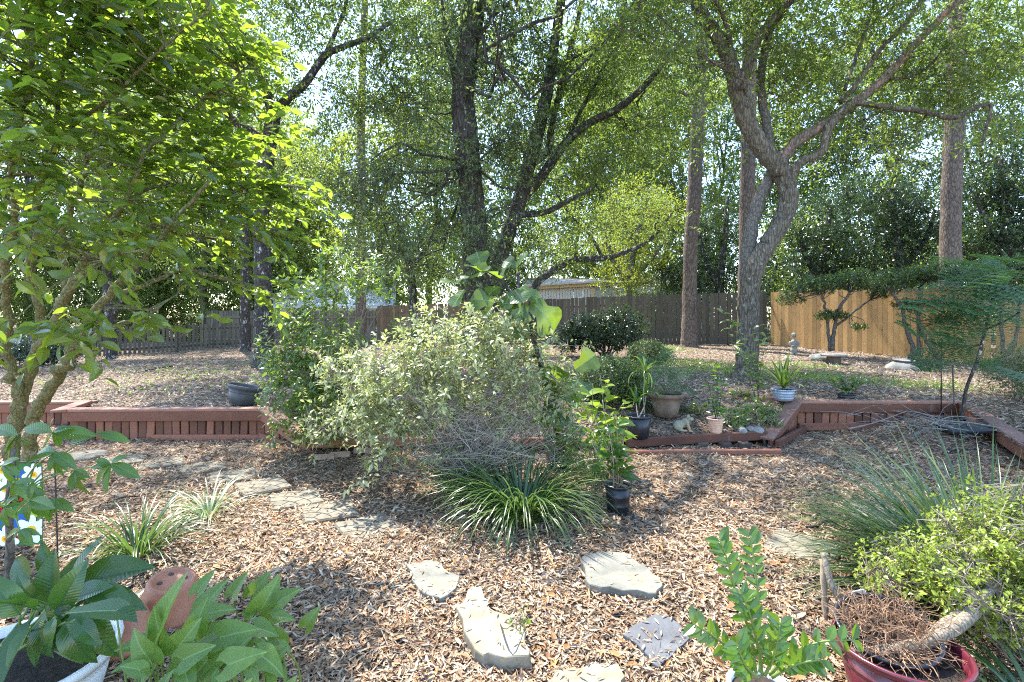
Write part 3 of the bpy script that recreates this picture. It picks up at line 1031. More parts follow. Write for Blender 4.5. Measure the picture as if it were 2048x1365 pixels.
rock('weathered grey boulder beside the mushroom shaped stone stool', gnd(1642, 722) , A3([.30, .24, .14]), seed=3)
M_STNP = stonemat('pale_rubble', [(.3, (.16, .15, .135)), (.7, (.29, .275, .25))])
for k, (px, py, r, lab) in enumerate(((1484, 866, .075, 'pale rubble stone nearest the peach pot, behind the front timber'), (1500, 862, .065, 'pale rubble stone, smallest and rearmost of the heap behind the front timber'), (1515, 866, .08, 'pale rubble stone nearest the sloping timber wing'))):
    rock(lab, gnd(px, py), A3([r, r * .8, r * .7]), M_STNP, group='pale stones behind the front timber', seed=10 + k)

# stone stool: flat slab on a dark stump
g_ = gnd(1667, 728)
st = thing('stone_stool', 'mushroom shaped stool with flat stone top on a dark stump by the tan fence', 'garden stool', g_)
part(st, 'top_slab', lathe([(.0, .24), (.2, .24), (.27, .235), (.29, .21), (.26, .18), (.0, .17)], 18, TM(g_)), M_STNP)
part(st, 'stump', lathe([(.0, .0), (.17, .0), (.15, .08), (.14, .175), (0, .175)], 12, TM(g_)), M_OLD)
g_ = gnd(1812, 737)
st = thing('stone_pedestal', 'low dark stone mound capped by a pale flat slab before the tan fence', 'garden ornament', g_)
part(st, 'slab', xf(lathe([(.0, .20), (.2, .20), (.26, .19), (.24, .165), (0, .16)], 16), TM(g_, .05, 0, 0)), M_STNP)
part(st, 'mound', lathe([(.0, .0), (.40, .0), (.36, .06), (.26, .13), (.18, .158), (0, .16)], 16, TM(g_)), M_STN)
for px, py, lab in ((1575, 722, 'small dark field stone in the ground cover below the child statue'),):
    rock(lab, gnd(px, py), A3([.14, .11, .09]), seed=21)

# ------------------------------------------------------------------ pots
M_BLACKP = simplemat('black_nursery_plastic', [(.3, (.012, .013, .017)), (.7, (.022, .024, .03))], 12, .38, .5, .05)
M_GREYP = simplemat('grey_black_plastic', [(.3, (.05, .055, .06)), (.7, (.085, .09, .095))], 9, .5, .4, .05)
M_TERRA = simplemat('terracotta_plastic', [(.3, (.34, .125, .068)), (.5, (.41, .165, .092)), (.75, (.47, .235, .15))], 7, .45, .4, .03)
M_TERRO = simplemat('old_mossy_terracotta', [(.3, (.09, .075, .055)), (.55, (.19, .13, .095)), (.75, (.26, .21, .15))], 7, .9, .2, .3)
M_PEACH = simplemat('peach_plastic', [(.3, (.62, .36, .24)), (.7, (.70, .43, .30))], 5, .5, .4, .03)
M_GALV = simplemat('blue_grey_galvanised', [(.3, (.26, .32, .40)), (.7, (.38, .44, .52))], 8, .42, .5, .1, metal=.35)
M_WPOT = simplemat('white_glazed_pot', [(.3, (.72, .71, .68)), (.7, (.80, .79, .77))], 3, .4, .5, .03)
M_PLUM = simplemat('plum_glazed_pot', [(.3, (.075, .010, .018)), (.7, (.12, .016, .028))], 5, .28, .6, .05)
M_POTSOIL = simplemat('dark_potting_soil', [(.3, (.018, .014, .011)), (.7, (.06, .045, .034))], 40, .95, .2, .8, .02)

def pot(label, g, h, rt, rb, mat, rim=.012, rimh=.03, soil=.85, cat='plant pot', M=None, name='plant_pot', group=None, ribs=0, soilmat=None):
    root = thing(name, label, cat, g, group)
    M = TM(g) if M is None else M
    rs = lambda z: rb + (rt - rb) * z / h
    body = [(0, .004), (rb * .9, 0), (rb, .006)]
    if ribs:
        for i in range(1, ribs + 1):
            z = (h - rimh) * i / (ribs + 1)
            body += [(rs(z - .006), z - .006), (rs(z) + .004, z), (rs(z + .006), z + .006)]
    body += [(rs(h - rimh), h - rimh)]
    part(root, 'body', lathe(body + [(rs(h - rimh) - .004, h - rimh + .001), (rs(h * soil) - .006, h * soil - .03), (rs(h * .5) - .006, h * .5)], 30, M), mat, True)
    part(root, 'rim', lathe([(rs(h - rimh) + .001, h - rimh - .002), (rs(h - rimh) + rim, h - rimh), (rt + rim, h - .004), (rt + rim * .5, h), (rt - .004, h - .003), (rt - .008, h - rimh)], 30, M), mat, True)
    if soil:
        zs = h * soil
        part(root, 'soil', lathe([(rs(zs) - .006, zs), (rs(zs) * .6, zs + .006), (rs(zs) * .25, zs + .002), (0.001, zs + .008)], 22, M), soilmat or M_POTSOIL, True)
    return root

g_ = gnd(482, 812)
pot('grey black plastic tub tilted on the terrace behind the long red wall', g_, .25, .205, .15, M_GREYP, rimh=.05, soil=.72, M=TM(g_ + [0, 0, .02], -.12, .2, 0), name='plastic_tub')
G_NUR = gnd(1236, 1027)
pot('black nursery pot of long stemmed leafy plants standing in open mulch', G_NUR, .235, .098, .082, M_BLACKP, rimh=.022, ribs=2)
G_FIGP = gnd(1118, 935)
pot('black nursery pot of the big leaved fig, half hidden in the grass clump', G_FIGP, .30, .15, .12, M_BLACKP, rimh=.03, ribs=1)
G_CORN = gnd(1277, 880)
pot('wide black pot with corn plants in the raised bed near the frog statue', G_CORN, .27, .148, .11, M_BLACKP, rimh=.02, soil=.8)
G_TERR = gnd(1332, 833)
pot('big old terracotta pot with thick mossy rim in the raised bed', G_TERR, .30, .215, .135, M_TERRO, rim=.03, rimh=.055, soil=.86)
G_PEACH = gnd(1431, 867)
pot('small ribbed peach plastic pot in the raised bed', G_PEACH, .185, .092, .066, M_PEACH, rimh=.02, ribs=6, soil=.9)
G_GALV = np.array([at(1567, 800, 6.95)[0], 6.95, .412])
pot('blue grey galvanised tub of dracaena standing on the red wall corner', G_GALV, .155, .145, .115, M_GALV, rimh=.02, ribs=3, soil=.9)
G_LOW = gnd(1693, 799)
pot('shallow black pot of zz plant on the terrace behind the red wall', G_LOW, .085, .112, .10, M_BLACKP, rimh=.018, soil=.8)
G_WHITE = np.array([-1.90, 1.98, 0.0])
pot('large round white pot of peace lily at the corner of the picture', G_WHITE, .25, .30, .24, M_WPOT, rim=.02, rimh=.04, soil=.86)
G_ZZ = np.array([.92, 1.90, 0.0])
pot('small white pot of zz plant at the bottom edge of the picture', G_ZZ, .195, .105, .08, M_WPOT, rimh=.02, soil=.88)
G_PLUM = np.array([1.50, 1.98, 0.0])
pot('plum red glazed pot of dark soil beneath the nursery pot of dry stems', G_PLUM, .30, .215, .15, M_PLUM, rim=.012, rimh=.03, soil=.8)
# two upturned terracotta pots
def upturned(label, c, h, rt, rb, rx, ry):
    root = thing('upturned_pot', label, 'plant pot', c)
    M = TM(c, rx, ry, .3)
    part(root, 'body', lathe([(rt, .05), (rt * .985, h * .3), (rb * 1.02, h - .012), (rb * .95, h), (rb * .80, h), (rb * .76, h - .008), (rb * .3, h - .006), (0.001, h - .006)], 30, M), M_TERRA, True)
    part(root, 'rim', lathe([(rt + .001, .052), (rt + .012, .05), (rt + .016, 0), (rt, -.004), (rt - .01, .004)], 30, M), M_TERRA, True)
    for a in np.arange(4) * PI / 2 + .4:
        part(root, 'drain_hole', xf(lathe([(0.001, .001), (.012, .001), (.013, -.002)], 10), M @ TM((rb * .5 * math.cos(a), rb * .5 * math.sin(a), h - .004))), M_OLD)
    return root
upturned('upturned terracotta pot with its drain holes up, behind the arrowhead leaves', gnd(338, 1240), .225, .15, .108, .16, .12)
upturned('second terracotta pot upside down, partly under the grey green arrow shaped leaf', gnd(262, 1298), .17, .115, .085, -.1, -.22)

# nursery pot of dry stems sits in the plum pot
G_DRY = G_PLUM + [.02, .12, .13]
MD = TM(G_DRY, .25, -.1, 0)
dry = pot('black nursery pot full of dry brown stems, tilted in the plum pot', G_DRY, .2, .17, .13, M_BLACKP, rimh=.02, soil=.9, M=MD, name='nursery_pot')
M_DRY = simplemat('dry_brown_stem', [(.3, (.20, .11, .06)), (.7, (.33, .21, .13))], 20, .8, .2, 0)
n = 420
u = rng.random(n) * 2 * PI
rr_ = .15 * np.sqrt(rng.random(n))
A_ = np.c_[rr_ * np.cos(u), rr_ * np.sin(u), np.full(n, .18)]
out_ = np.c_[np.cos(u), np.sin(u), np.zeros(n)]
mid_ = A_ + out_ * rng.uniform(.0, .07, (n, 1)) + rng.normal(0, .03, (n, 3)) + np.c_[np.zeros((n, 2)), rng.uniform(.01, .075, n)]
end_ = mid_ + rng.normal(0, .05, (n, 3)) + out_ * rng.uniform(.0, .06, (n, 1)) + np.c_[np.zeros((n, 2)), rng.uniform(-.06, .02, n)]
tr = lambda Q: Q @ MD[:3, :3].T + MD[:3, 3]
q_, segs = A_, []
dv = nrm(mid_ - A_)
for j_ in range(6):
    dv = nrm(dv + rng.normal(0, .42, dv.shape) + np.array([0, 0, -.16 * (j_ > 1)]))
    nx = q_ + dv * rng.uniform(.016, .034, (n, 1))
    nx[:, 2] = np.maximum(nx[:, 2], .165)
    segs.append(sticks(tr(q_), tr(nx), .0030 - .0003 * j_))
    q_ = nx
part(dry, 'dry_stems', join(*segs), M_DRY, kind='stuff')
tg = at(1728, 1198, 2.22)
tagm = xf(boxgeo(.012, .085, .13, .004), frame(tg + [-.05, 0, .02], tg + [.05, -.02, -.0], (0, .5, 1)))
single('plant_tag', 'pale grey plastic plant tag stuck in the pot of dry stems', 'plant tag', bar(tg + [-.035, .0, .035], tg + [.04, .02, -.05], .004, .062, up=(.3, -.6, .9), bev=.001), M_WPOT)
# ------------------------------------------------------------------ foliage and bark materials
G1, G2, G3 = (.035, .062, .016), (.060, .095, .022), (.095, .130, .035)
M_OAK = leafmat('oak_leaf', [(0, (.040, .072, .022)), (.5, (.072, .112, .032)), (.9, (.11, .15, .042)), (1, (.17, .16, .04))], (.38, .54, .06), .44, .42)
M_OAKG = leafmat('grey_green_oak_leaf', [(0, (.045, .072, .035)), (.5, (.078, .110, .054)), (1, (.12, .145, .068))], (.34, .48, .09), .38, .26, .8)
M_YEL = leafmat('bright_yellow_green_leaf', [(0, (.08, .13, .02)), (.6, (.13, .19, .03)), (.92, (.20, .22, .03)), (1, (.30, .12, .03))], (.50, .58, .05), .5, .5)
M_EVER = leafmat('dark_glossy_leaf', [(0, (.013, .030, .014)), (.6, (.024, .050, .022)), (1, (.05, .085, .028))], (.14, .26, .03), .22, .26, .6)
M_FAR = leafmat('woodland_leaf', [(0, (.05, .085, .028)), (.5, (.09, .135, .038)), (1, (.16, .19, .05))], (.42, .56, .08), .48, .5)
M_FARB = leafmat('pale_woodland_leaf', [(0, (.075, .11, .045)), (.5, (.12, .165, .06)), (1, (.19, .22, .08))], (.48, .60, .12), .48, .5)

B_DARK = barkmat('dark_oak_bark', (.035, .031, .029), (.12, .105, .095), (.46, .47, .44), .58, 1.0, .3)
B_MAIN = barkmat('ridged_dark_bark', (.034, .029, .026), (.14, .122, .108), (.38, .39, .35), .62, .8, .18, 1.2)
B_PINE = barkmat('pine_bark', (.085, .064, .052), (.25, .20, .165), (.34, .31, .27), .70, .8, .30, 1.2)
B_LIVE = barkmat('live_oak_bark', (.07, .058, .045), (.25, .215, .165), (.34, .34, .28), .60, 1.1, .16, 1.3)
B_PINK = barkmat('pinkish_peeled_bark', (.12, .10, .082), (.30, .25, .20), (.40, .225, .185), .54, 1.0, .2)
B_GREY = barkmat('grey_smooth_bark', (.09, .08, .07), (.22, .20, .175), (.35, .35, .31), .64, 1.2, .4, .7)
B_CAM = barkmat('yellow_green_lit_stem', (.12, .12, .055), (.25, .24, .12), (.36, .35, .27), .60, 2.2, .5, .5)  # yellow green light falling on the stems is put into the bark colour
B_TWIG = simplemat('grey_brown_twig', [(.3, (.16, .125, .095)), (.7, (.32, .27, .21))], 20, .9, .2, 0)

NLEAF = [0]

def W(x, y, z, *r):
    """a clump given in metres instead of photo pixels"""
    return (1024 + x / y * FPX, HZ + (EYE - z) / y * FPX, y, *r)

def crown_geo(clumps, size, m, tpl, L=(.3, .7), dens=1.0, anchors=None, droop=.15, feeders=2):
    """clumps: (px, py, Y, rx, ry, rz, optical depth); returns leaves geo, branch geo"""
    Ps, br = [], []
    for (px, py, Y, rx, ry, rz, dep) in clumps:
        c = at(px, py, Y)
        la = .19 * 2 * .5 * size * size if tpl is not NARROW else .11 * size * size
        n = int(dep * dens * PI * rx * rz / (.5 * m * la))
        n = max(n, 8)
        # sprays gather in a few sub-clusters so that the crown has clumps and gaps
        k = max(5, int(3 * (rx * ry * rz) ** (1 / 3) * 4))
        cc, _ = in_ell(k, c, A3([rx, ry, rz]), .4)
        idx = rng.integers(0, k, n)
        rr = (rx * ry * rz) ** (1 / 3) * .25
        C = cc[idx] + rng.normal(0, 1, (n, 3)) * np.array([rr, rr, rr * .6])
        D = nrm((C - c) / A3([rx, ry, rz]) * .6 + rand_unit(n) + np.array([0, 0, .1]))
        P, Ax, Nn, S = spray_leaves(C, D, rng.uniform(L[0], L[1], n), m, size, droop)
        Ps.append((P, Ax, Nn, S))
        if n > 3:
            q = rng.random(n) < .5
            br.append(sticks(C[q] - D[q] * .1, C[q] + D[q] * L[1] * .7, .006 * (size / .1)))
        if anchors is not None and len(anchors) and feeders:
            for j in range(min(k, feeders + int(rx))):
                e = cc[j]
                d = np.linalg.norm(anchors[:, :3] - e, axis=1) + .6 * np.abs(anchors[:, 2] - (e[2] - .5))
                a = anchors[np.argmin(d)]
                ln = np.linalg.norm(e - a[:3])
                if ln > 5:
                    continue
                mid = (a[:3] + e) / 2 + rng.normal(0, .16 * ln, 3) + [0, 0, -.05 * ln]
                Q = catmull([a[:3], mid, e], 6)
                Q[1:-1] += rng.normal(0, .035 * ln ** .5, (len(Q) - 2, 3))
                r0 = min(a[3] * .45, .010 + .009 * ln)
                br.append(tube(Q, np.linspace(r0, r0 * .25, len(Q)), 5))
                for e2 in cc[rng.integers(0, k, 2)]:
                    s_ = Q[rng.integers(4, len(Q))]
                    M2 = (s_ + e2) / 2 + rng.normal(0, .1, 3)
                    br.append(tube(catmull([s_, M2, e2], 4), np.linspace(r0 * .45, r0 * .15, 9), 4))
    P = np.concatenate([p[0] for p in Ps])
    NLEAF[0] += len(P)
    g = leaf_mass(P, *[np.concatenate([p[i] for p in Ps]) for i in (1, 2, 3)], tpl)
    return g, (join(*br) if br else None)

def tree(label, limbs, bark, clumps, leaf, size=.1, m=11, tpl=LEAF4, name='tree', cat='tree', group='trees of the wooded garden', L=(.3, .7), dens=1.0, limbmats=None, seg=10, lump=.05, feeders=1, wob=0.0, flare=True):
    p0 = at(*limbs[0][0][:3])
    zb = float(H(p0[0], p0[1])) if p0[1] > 0 else 0
    root = thing(name, label, cat, (p0[0], p0[1], zb), group)
    anchors = []
    for i, lm in enumerate(limbs):
        S, g = limb(lm, seg if i == 0 else max(6, seg - 2), 7, lump, wob)
        if i == 0 and flare:
            # carry the trunk down into the soil with a root flare
            b = S[0].copy()
            if b[2] > zb - .05:
                ex = np.array([[b[0], b[1], zb - .12, max(b[3] * 1.25, S[1][3] * 1.5)]])
                S2 = np.vstack([ex, S])
                g = tube(S2[:, :3], S2[:, 3], seg, lump)
        part(root, 'trunk' if i == 0 else 'limb', g, (limbmats or {}).get(i, bark), True)
        anchors.append(S[int(len(S) * (.35 if i == 0 else .15)):])
    anchors = np.concatenate(anchors)
    if clumps:
        g, br = crown_geo(clumps, size, m, tpl, L, dens, anchors, feeders=feeders)
        if br is not None:
            part(root, 'twigs', br, bark, kind='stuff')
        part(root, 'crown', g, leaf)
    return root

# ------------------------------------------------------------------ the trees inside the fence
Y = 11.9
tree('dark forked oak with white lichen specks on its trunk, by the tilted tub',
     [[(530, 741, Y, 27), (529, 700, Y, 19), (527, 600, Y, 17), (523, 470, Y, 15), (525, 390, Y, 14), (536, 300, Y, 14), (548, 228, Y, 14)],
      [(548, 232, Y, 11), (520, 150, Y, 9), (492, 85, Y - .3, 8), (470, 40, Y - .5, 7), (445, -40, Y - .8, 6), (420, -150, Y - 1, 4)],
      [(548, 232, Y, 12), (578, 195, Y, 9), (612, 165, Y, 8), (650, 112, Y, 7), (690, 93, Y - .2, 6), (735, 75, Y - .4, 5), (790, 40, Y - .5, 3)],
      [(650, 112, Y, 5), (672, 62, Y, 4), (690, 15, Y, 3.5), (700, -60, Y, 2.5)],
      [(536, 292, Y, 10), (500, 262, Y - .2, 8), (465, 240, Y - .3, 7), (432, 186, Y - .5, 6), (408, 120, Y - .6, 4)]],
     B_DARK,
     [(470, 120, Y - .4, 1.7, 1.5, 1.1, .9), (600, 40, Y, 1.9, 1.6, 1.0, 1.0), (720, 60, Y - .4, 1.3, 1.3, .7, 1.0), (560, 330, Y + .6, 1.3, 1.2, .8, .8), (430, -180, Y - .8, 2.2, 2, 1.4, .6),
      (680, -180, Y, 2.2, 2, 1.4, .5), (640, 220, Y + .4, .9, 1.0, .6, .5), (740, 180, Y + .5, 1.1, 1.1, .7, .7), (400, 250, Y - .6, 1.2, 1.2, .9, .8)], M_OAK, .10, seg=12)
Y = 18.0
tree('slim dark trunk just behind the white specked forked oak', [[(491, 702, Y, 11), (490, 600, Y, 9), (490, 480, Y, 8), (486, 350, Y, 7), (478, 200, Y, 5), (470, 60, Y, 3)]], B_DARK,
     [(480, 300, Y, 2.2, 1.8, 1.6, .8), (470, 100, Y, 2.6, 2, 1.8, .8)], M_FAR, .13)
Y = 16.4
tree('dark slender tree standing right at the low picket fence', [[(224, 715, Y, 10), (220, 640, Y, 9), (214, 560, Y, 8), (210, 450, Y, 7), (214, 300, Y, 6), (220, 150, Y, 4)],
     [(221, 640, Y, 6), (250, 590, Y, 5), (275, 545, Y, 4), (300, 480, Y, 3)]], B_DARK, [(230, 430, Y, 2, 1.8, 1.3, .9), (200, 220, Y, 2.6, 2.2, 1.8, .9), (320, 470, Y, 1.3, 1.2, .9, .8)], M_OAK, .11)
Y = 20.0
tree('straight thin brown pine trunk in front of the brown fence', [[(722, 682, Y, 11), (722, 500, Y, 9), (724, 380, Y, 8.5), (722, 280, Y, 8), (725, 150, Y, 7), (730, 0, Y, 6), (735, -200, Y, 4)]], B_PINE,
     [(720, 180, Y, 1.8, 1.8, 1.0, .5), (760, -60, Y, 3, 2.5, 2, .6)], M_OAKG, .12, 11)
Y = 12.2
tree('thick dark oak trunk rising behind the big leaved fig', 
     [[(958, 700, Y, 35), (955, 600, Y, 28), (951, 480, Y, 26.5), (941, 380, Y, 25), (931, 260, Y, 25), (926, 200, Y, 23), (935, 100, Y, 21), (950, 0, Y, 21), (962, -150, Y, 18), (968, -350, Y, 12), (960, -500, Y, 6)],
      [(922, 180, Y, 9), (905, 130, Y, 7), (890, 60, Y, 6), (886, 0, Y, 5), (870, -120, Y - .6, 4)],
      [(960, -120, Y, 12), (880, -300, Y - 1.5, 9), (760, -420, Y - 3, 6), (650, -500, Y - 4, 4)],
      [(965, -160, Y, 12), (1050, -330, Y - 2, 9), (1150, -480, Y - 4, 6), (1200, -600, Y - 5, 4)]],
     B_MAIN,
     [(850, 330, Y - .6, 1.3, 1.2, .7, 1.0), (760, 400, Y - .9, 1.2, 1.1, .6, 1.1), (700, 310, Y - .6, 1.0, 1.1, .55, .8), (1010, 300, Y - .8, 1.1, 1.0, .9, .9), (1000, 540, Y - .9, .8, .8, .35, 1.0), (880, 510, Y - 1.0, 1.2, .9, .35, 1.0),
      W(.2, 5.8, 6.7, 1.0, .8, .5, .4), W(-5.2, 8.3, 6.8, 1.2, 1.0, .5, .5), W(.7, 7.6, 7.3, 1.7, 1.5, .7, .7), W(2.2, 9.0, 8.0, 1.7, 1.7, .7, .7), W(1.9, 6.6, 7.6, 1.5, 1.4, .6, .7), W(3.6, 9.6, 8.2, 2.0, 1.7, .8, .6),  # clumps mostly above the frame, added to cast dappled shade on the yard
      (760, 530, Y - .4, 1.1, .9, .45, .9), (830, 130, Y - .4, 1.3, 1.2, .9, .8), (1000, 60, Y, 1.3, 1.3, .9, .9), (870, -80, Y - .4, 2.0, 2, 1.1, .8), (1040, -160, Y - .4, 2.0, 2.0, 1.1, .8),
      (930, 430, Y - .9, .9, .6, .5, .7), (820, 230, Y + .4, 1.3, 1.2, .8, .9), (1010, 180, Y + .5, 1.2, 1.2, .8, .9), (900, 40, Y + .8, 1.6, 1.2, .9, .8)], M_OAKG, .10, seg=14, lump=.05)
Y = 12.7
tree('slanting multi stemmed dark tree beside the thick central oak',
     [[(985, 695, Y, 22), (988, 600, Y, 18), (1005, 500, Y, 16), (1040, 400, Y, 15), (1065, 300, Y, 14), (1086, 225, Y, 13), (1100, 150, Y, 11), (1110, 80, Y, 10), (1122, 0, Y, 9), (1130, -140, Y, 6)],
      [(1042, 398, Y, 12), (1085, 350, Y, 10), (1130, 288, Y, 9), (1180, 246, Y - .2, 8), (1240, 215, Y - .4, 7), (1300, 160, Y - .7, 6), (1340, 110, Y - .9, 5), (1385, 65, Y - 1.2, 3)],
      [(1060, 330, Y, 9), (1095, 300, Y + .2, 8), (1106, 240, Y + .3, 7), (1135, 120, Y + .4, 6), (1160, 20, Y + .5, 5), (1175, -90, Y + .6, 4)],
      [(1110, 150, Y + .1, 6), (1150, 112, Y, 5), (1210, 85, Y - .2, 4), (1275, 55, Y - .3, 3)],
      [(1035, 430, Y, 7), (1090, 425, Y - .3, 6), (1140, 400, Y - .5, 5), (1185, 378, Y - .7, 3)],
      [(1130, 290, Y, 5), (1160, 225, Y, 4), (1195, 160, Y, 3.5), (1225, 100, Y, 2.5)]],
     B_DARK,
     [(1140, 180, Y, 1.5, 1.3, 1.0, .9), (1080, 60, Y, 1.3, 1.3, 1.0, .9), (1240, 110, Y - .3, 1.3, 1.2, .8, .9), (1300, 260, Y, 1.3, 1.2, .8, .8), (1130, -100, Y, 2.0, 2, 1.2, .7), (1190, 330, Y - .3, 1.0, 1.0, .7, .8), (1040, 200, Y + .3, 1.0, 1.0, .8, .7),
      (1100, 470, Y - .3, .9, .8, .4, .9), (1230, 30, Y, 1.4, 1.2, .9, .9), (1320, 150, Y + .3, 1.2, 1.1, .8, .9), (1180, 260, Y + .5, 1.2, 1.1, .7, .8)], M_OAK, .098, seg=10)
Y = 14.0
tree('small tree arching a dark branch over the tan shed roof', [[(1062, 650, Y, 10), (1070, 575, Y, 8), (1100, 546, Y, 7.5), (1150, 520, Y, 6.5), (1210, 517, Y, 5.5), (1250, 505, Y, 4.5), (1300, 480, Y, 3.5), (1345, 425, Y, 2.5)],
     [(1205, 517, Y, 3.5), (1180, 470, Y, 3), (1140, 430, Y, 2.5), (1110, 380, Y, 2)]], B_DARK,
     [(1150, 460, Y, 1.4, 1.2, .7, .9), (1290, 440, Y + .3, 1.2, 1.0, .6, .8), (1090, 520, Y + .3, .8, .8, .4, .8)], M_FAR, .09)
Y = 15.0
tree('young crooked sapling behind the leafy bush, before the brown fence', [[(828, 660, Y, 9), (822, 545, Y, 8), (802, 470, Y, 8), (775, 430, Y, 7), (753, 385, Y, 6), (748, 330, Y, 4)], [(820, 540, Y, 5), (850, 500, Y, 4), (880, 440, Y, 3)]], B_DARK,
     [(800, 470, Y, 1.6, 1.3, .8, .9), (870, 560, Y, 1.0, .9, .5, .8)], M_OAK, .09)
Y = 17.3
tree('reddish brown pine trunk in front of the dark weathered fence',
     [[(1379, 692, Y, 18), (1379, 650, Y, 15), (1381, 500, Y, 13.5), (1388, 400, Y, 13.5), (1393, 280, Y, 13), (1400, 150, Y, 12), (1408, 60, Y, 10), (1405, 0, Y, 9), (1400, -160, Y, 8), (1400, -320, Y, 5)],
      [(1399, 165, Y, 4.5), (1378, 130, Y, 4), (1345, 120, Y, 3), (1318, 132, Y, 2)], [(1394, 215, Y, 4), (1372, 190, Y, 3.5), (1340, 178, Y, 2.5), (1322, 176, Y, 1.5)], [(1391, 215, Y, 3), (1420, 205, Y, 2.5), (1450, 208, Y, 2)]],
     B_PINE, [(1380, -60, Y, 3, 2.6, 1.6, .7), (1430, -300, Y, 3.4, 3, 2, .7)], M_OAKG, .13, seg=12)
Y = 16.5
tree('straight brown pine trunk directly behind the twisted live oak', [[(1491, 690, Y, 16), (1494, 500, Y, 14.5), (1497, 250, Y, 14), (1499, 100, Y, 13), (1500, -100, Y, 11), (1500, -300, Y, 7)]], B_PINE,
     [(1500, -160, Y, 3, 2.6, 1.6, .7), (1560, -330, Y, 3.2, 3, 2, .7)], M_OAKG, .13, seg=12)
Y = 15.2
tree('tall grey brown pine trunk rising behind the new pine fence', [[(1900, 640, Y, 20), (1901, 500, Y, 18), (1904, 350, Y, 17), (1911, 200, Y, 16), (1915, 80, Y, 14), (1915, -60, Y, 12), (1915, -250, Y, 8)],
     [(1912, 235, Y, 5), (1960, 210, Y, 4), (1990, 240, Y, 3)]], B_PINE, [(1900, -120, Y, 3.4, 3, 1.6, .7)], M_OAKG, .14, seg=12)

Y = 9.0
tree('twisted pale barked live oak with S shaped trunk in the terrace mulch',
     [[(*q[:3], q[3] * .88) for q in lm_] for lm_ in [[(1492, 768, Y, 36), (1494, 735, Y, 25), (1497, 650, Y, 22), (1500, 580, Y, 21), (1512, 530, Y, 20), (1535, 490, Y, 20), (1560, 450, Y, 20), (1576, 410, Y, 20), (1573, 365, Y, 20), (1550, 328, Y, 21), (1520, 292, Y, 20), (1492, 240, Y, 19), (1476, 190, Y, 18), (1465, 140, Y, 17), (1445, 90, Y, 16), (1415, 45, Y, 14), (1392, 0, Y, 12), (1370, -90, Y, 9), (1360, -250, Y, 6)],
      [(1497, 600, Y + .12, 17), (1496, 540, Y + .15, 17), (1501, 470, Y + .2, 15), (1516, 405, Y + .2, 14), (1545, 345, Y + .2, 13)],
      [(1545, 345, Y + .2, 13), (1590, 287, Y + .1, 12), (1640, 256, Y, 11), (1700, 215, Y, 10), (1760, 165, Y - .1, 9.5), (1800, 122, Y - .2, 9), (1850, 68, Y - .3, 8), (1930, -12, Y - .5, 7), (2010, -90, Y - .8, 5)],
      [(1572, 365, Y, 13), (1600, 326, Y - .1, 10), (1643, 306, Y - .15, 9), (1655, 262, Y - .2, 9), (1680, 228, Y - .2, 9), (1708, 203, Y - .2, 10)],
      [(1708, 205, Y - .2, 6), (1780, 216, Y - .3, 6), (1850, 224, Y - .4, 6), (1905, 236, Y - .5, 5.5), (1955, 214, Y - .6, 4), (1982, 212, Y - .6, 3.5), (1972, 255, Y - .6, 3), (1965, 292, Y - .6, 2)],
      [(1680, 205, Y - .2, 6), (1715, 165, Y - .3, 5.5), (1760, 100, Y - .3, 5), (1805, 55, Y - .4, 5), (1850, -10, Y - .5, 4)],
      [(1476, 195, Y, 13), (1510, 90, Y - .2, 11), (1545, 40, Y - .3, 9), (1590, -10, Y - .5, 8), (1650, -120, Y - .9, 6)],
      [(1545, 335, Y + .1, 11), (1532, 240, Y + .15, 10), (1522, 160, Y + .2, 9), (1535, 80, Y + .2, 8), (1562, 0, Y + .3, 6), (1580, -90, Y + .3, 4)],
      [(1690, 180, Y - .2, 4), (1720, 90, Y, 4), (1745, 20, Y, 3.5), (1760, -40, Y, 3)],
      [(1780, 160, Y, 3.5), (1830, 150, Y, 3), (1870, 120, Y, 2.5), (1890, 85, Y, 2)],
      [(1470, 165, Y, 6), (1456, 60, Y - .2, 5), (1430, 0, Y - .4, 4)]]],
     B_LIVE,
     [(1640, 80, Y, 1.3, 1.2, .8, .75), (1760, 60, Y + .2, 1.3, 1.2, .8, .8), (1900, 110, Y, 1.3, 1.2, .9, .8), (1620, 190, Y + .4, 1.0, 1.0, .6, .7), (1780, 260, Y + .3, 1.2, 1.0, .6, .5), (1960, 30, Y - .4, 1.3, 1.3, .9, .8),
      (1450, -60, Y - .2, 1.8, 1.6, .9, .8), (1660, -140, Y - .6, 2.0, 1.8, 1.0, .8), (1890, -160, Y - .6, 2, 2, 1, .8), (1400, 110, Y - .4, .7, .7, .5, .6), (1560, 50, Y - .6, .7, .7, .5, .8), (1340, 30, Y - 1, 1.1, 1.0, .6, .9), (2040, 160, Y - .5, .9, .9, .8, .7)],
     M_OAK, .086, limbmats={2: B_PINK, 1: B_GREY, 7: B_GREY}, seg=14, lump=.06, wob=.006)

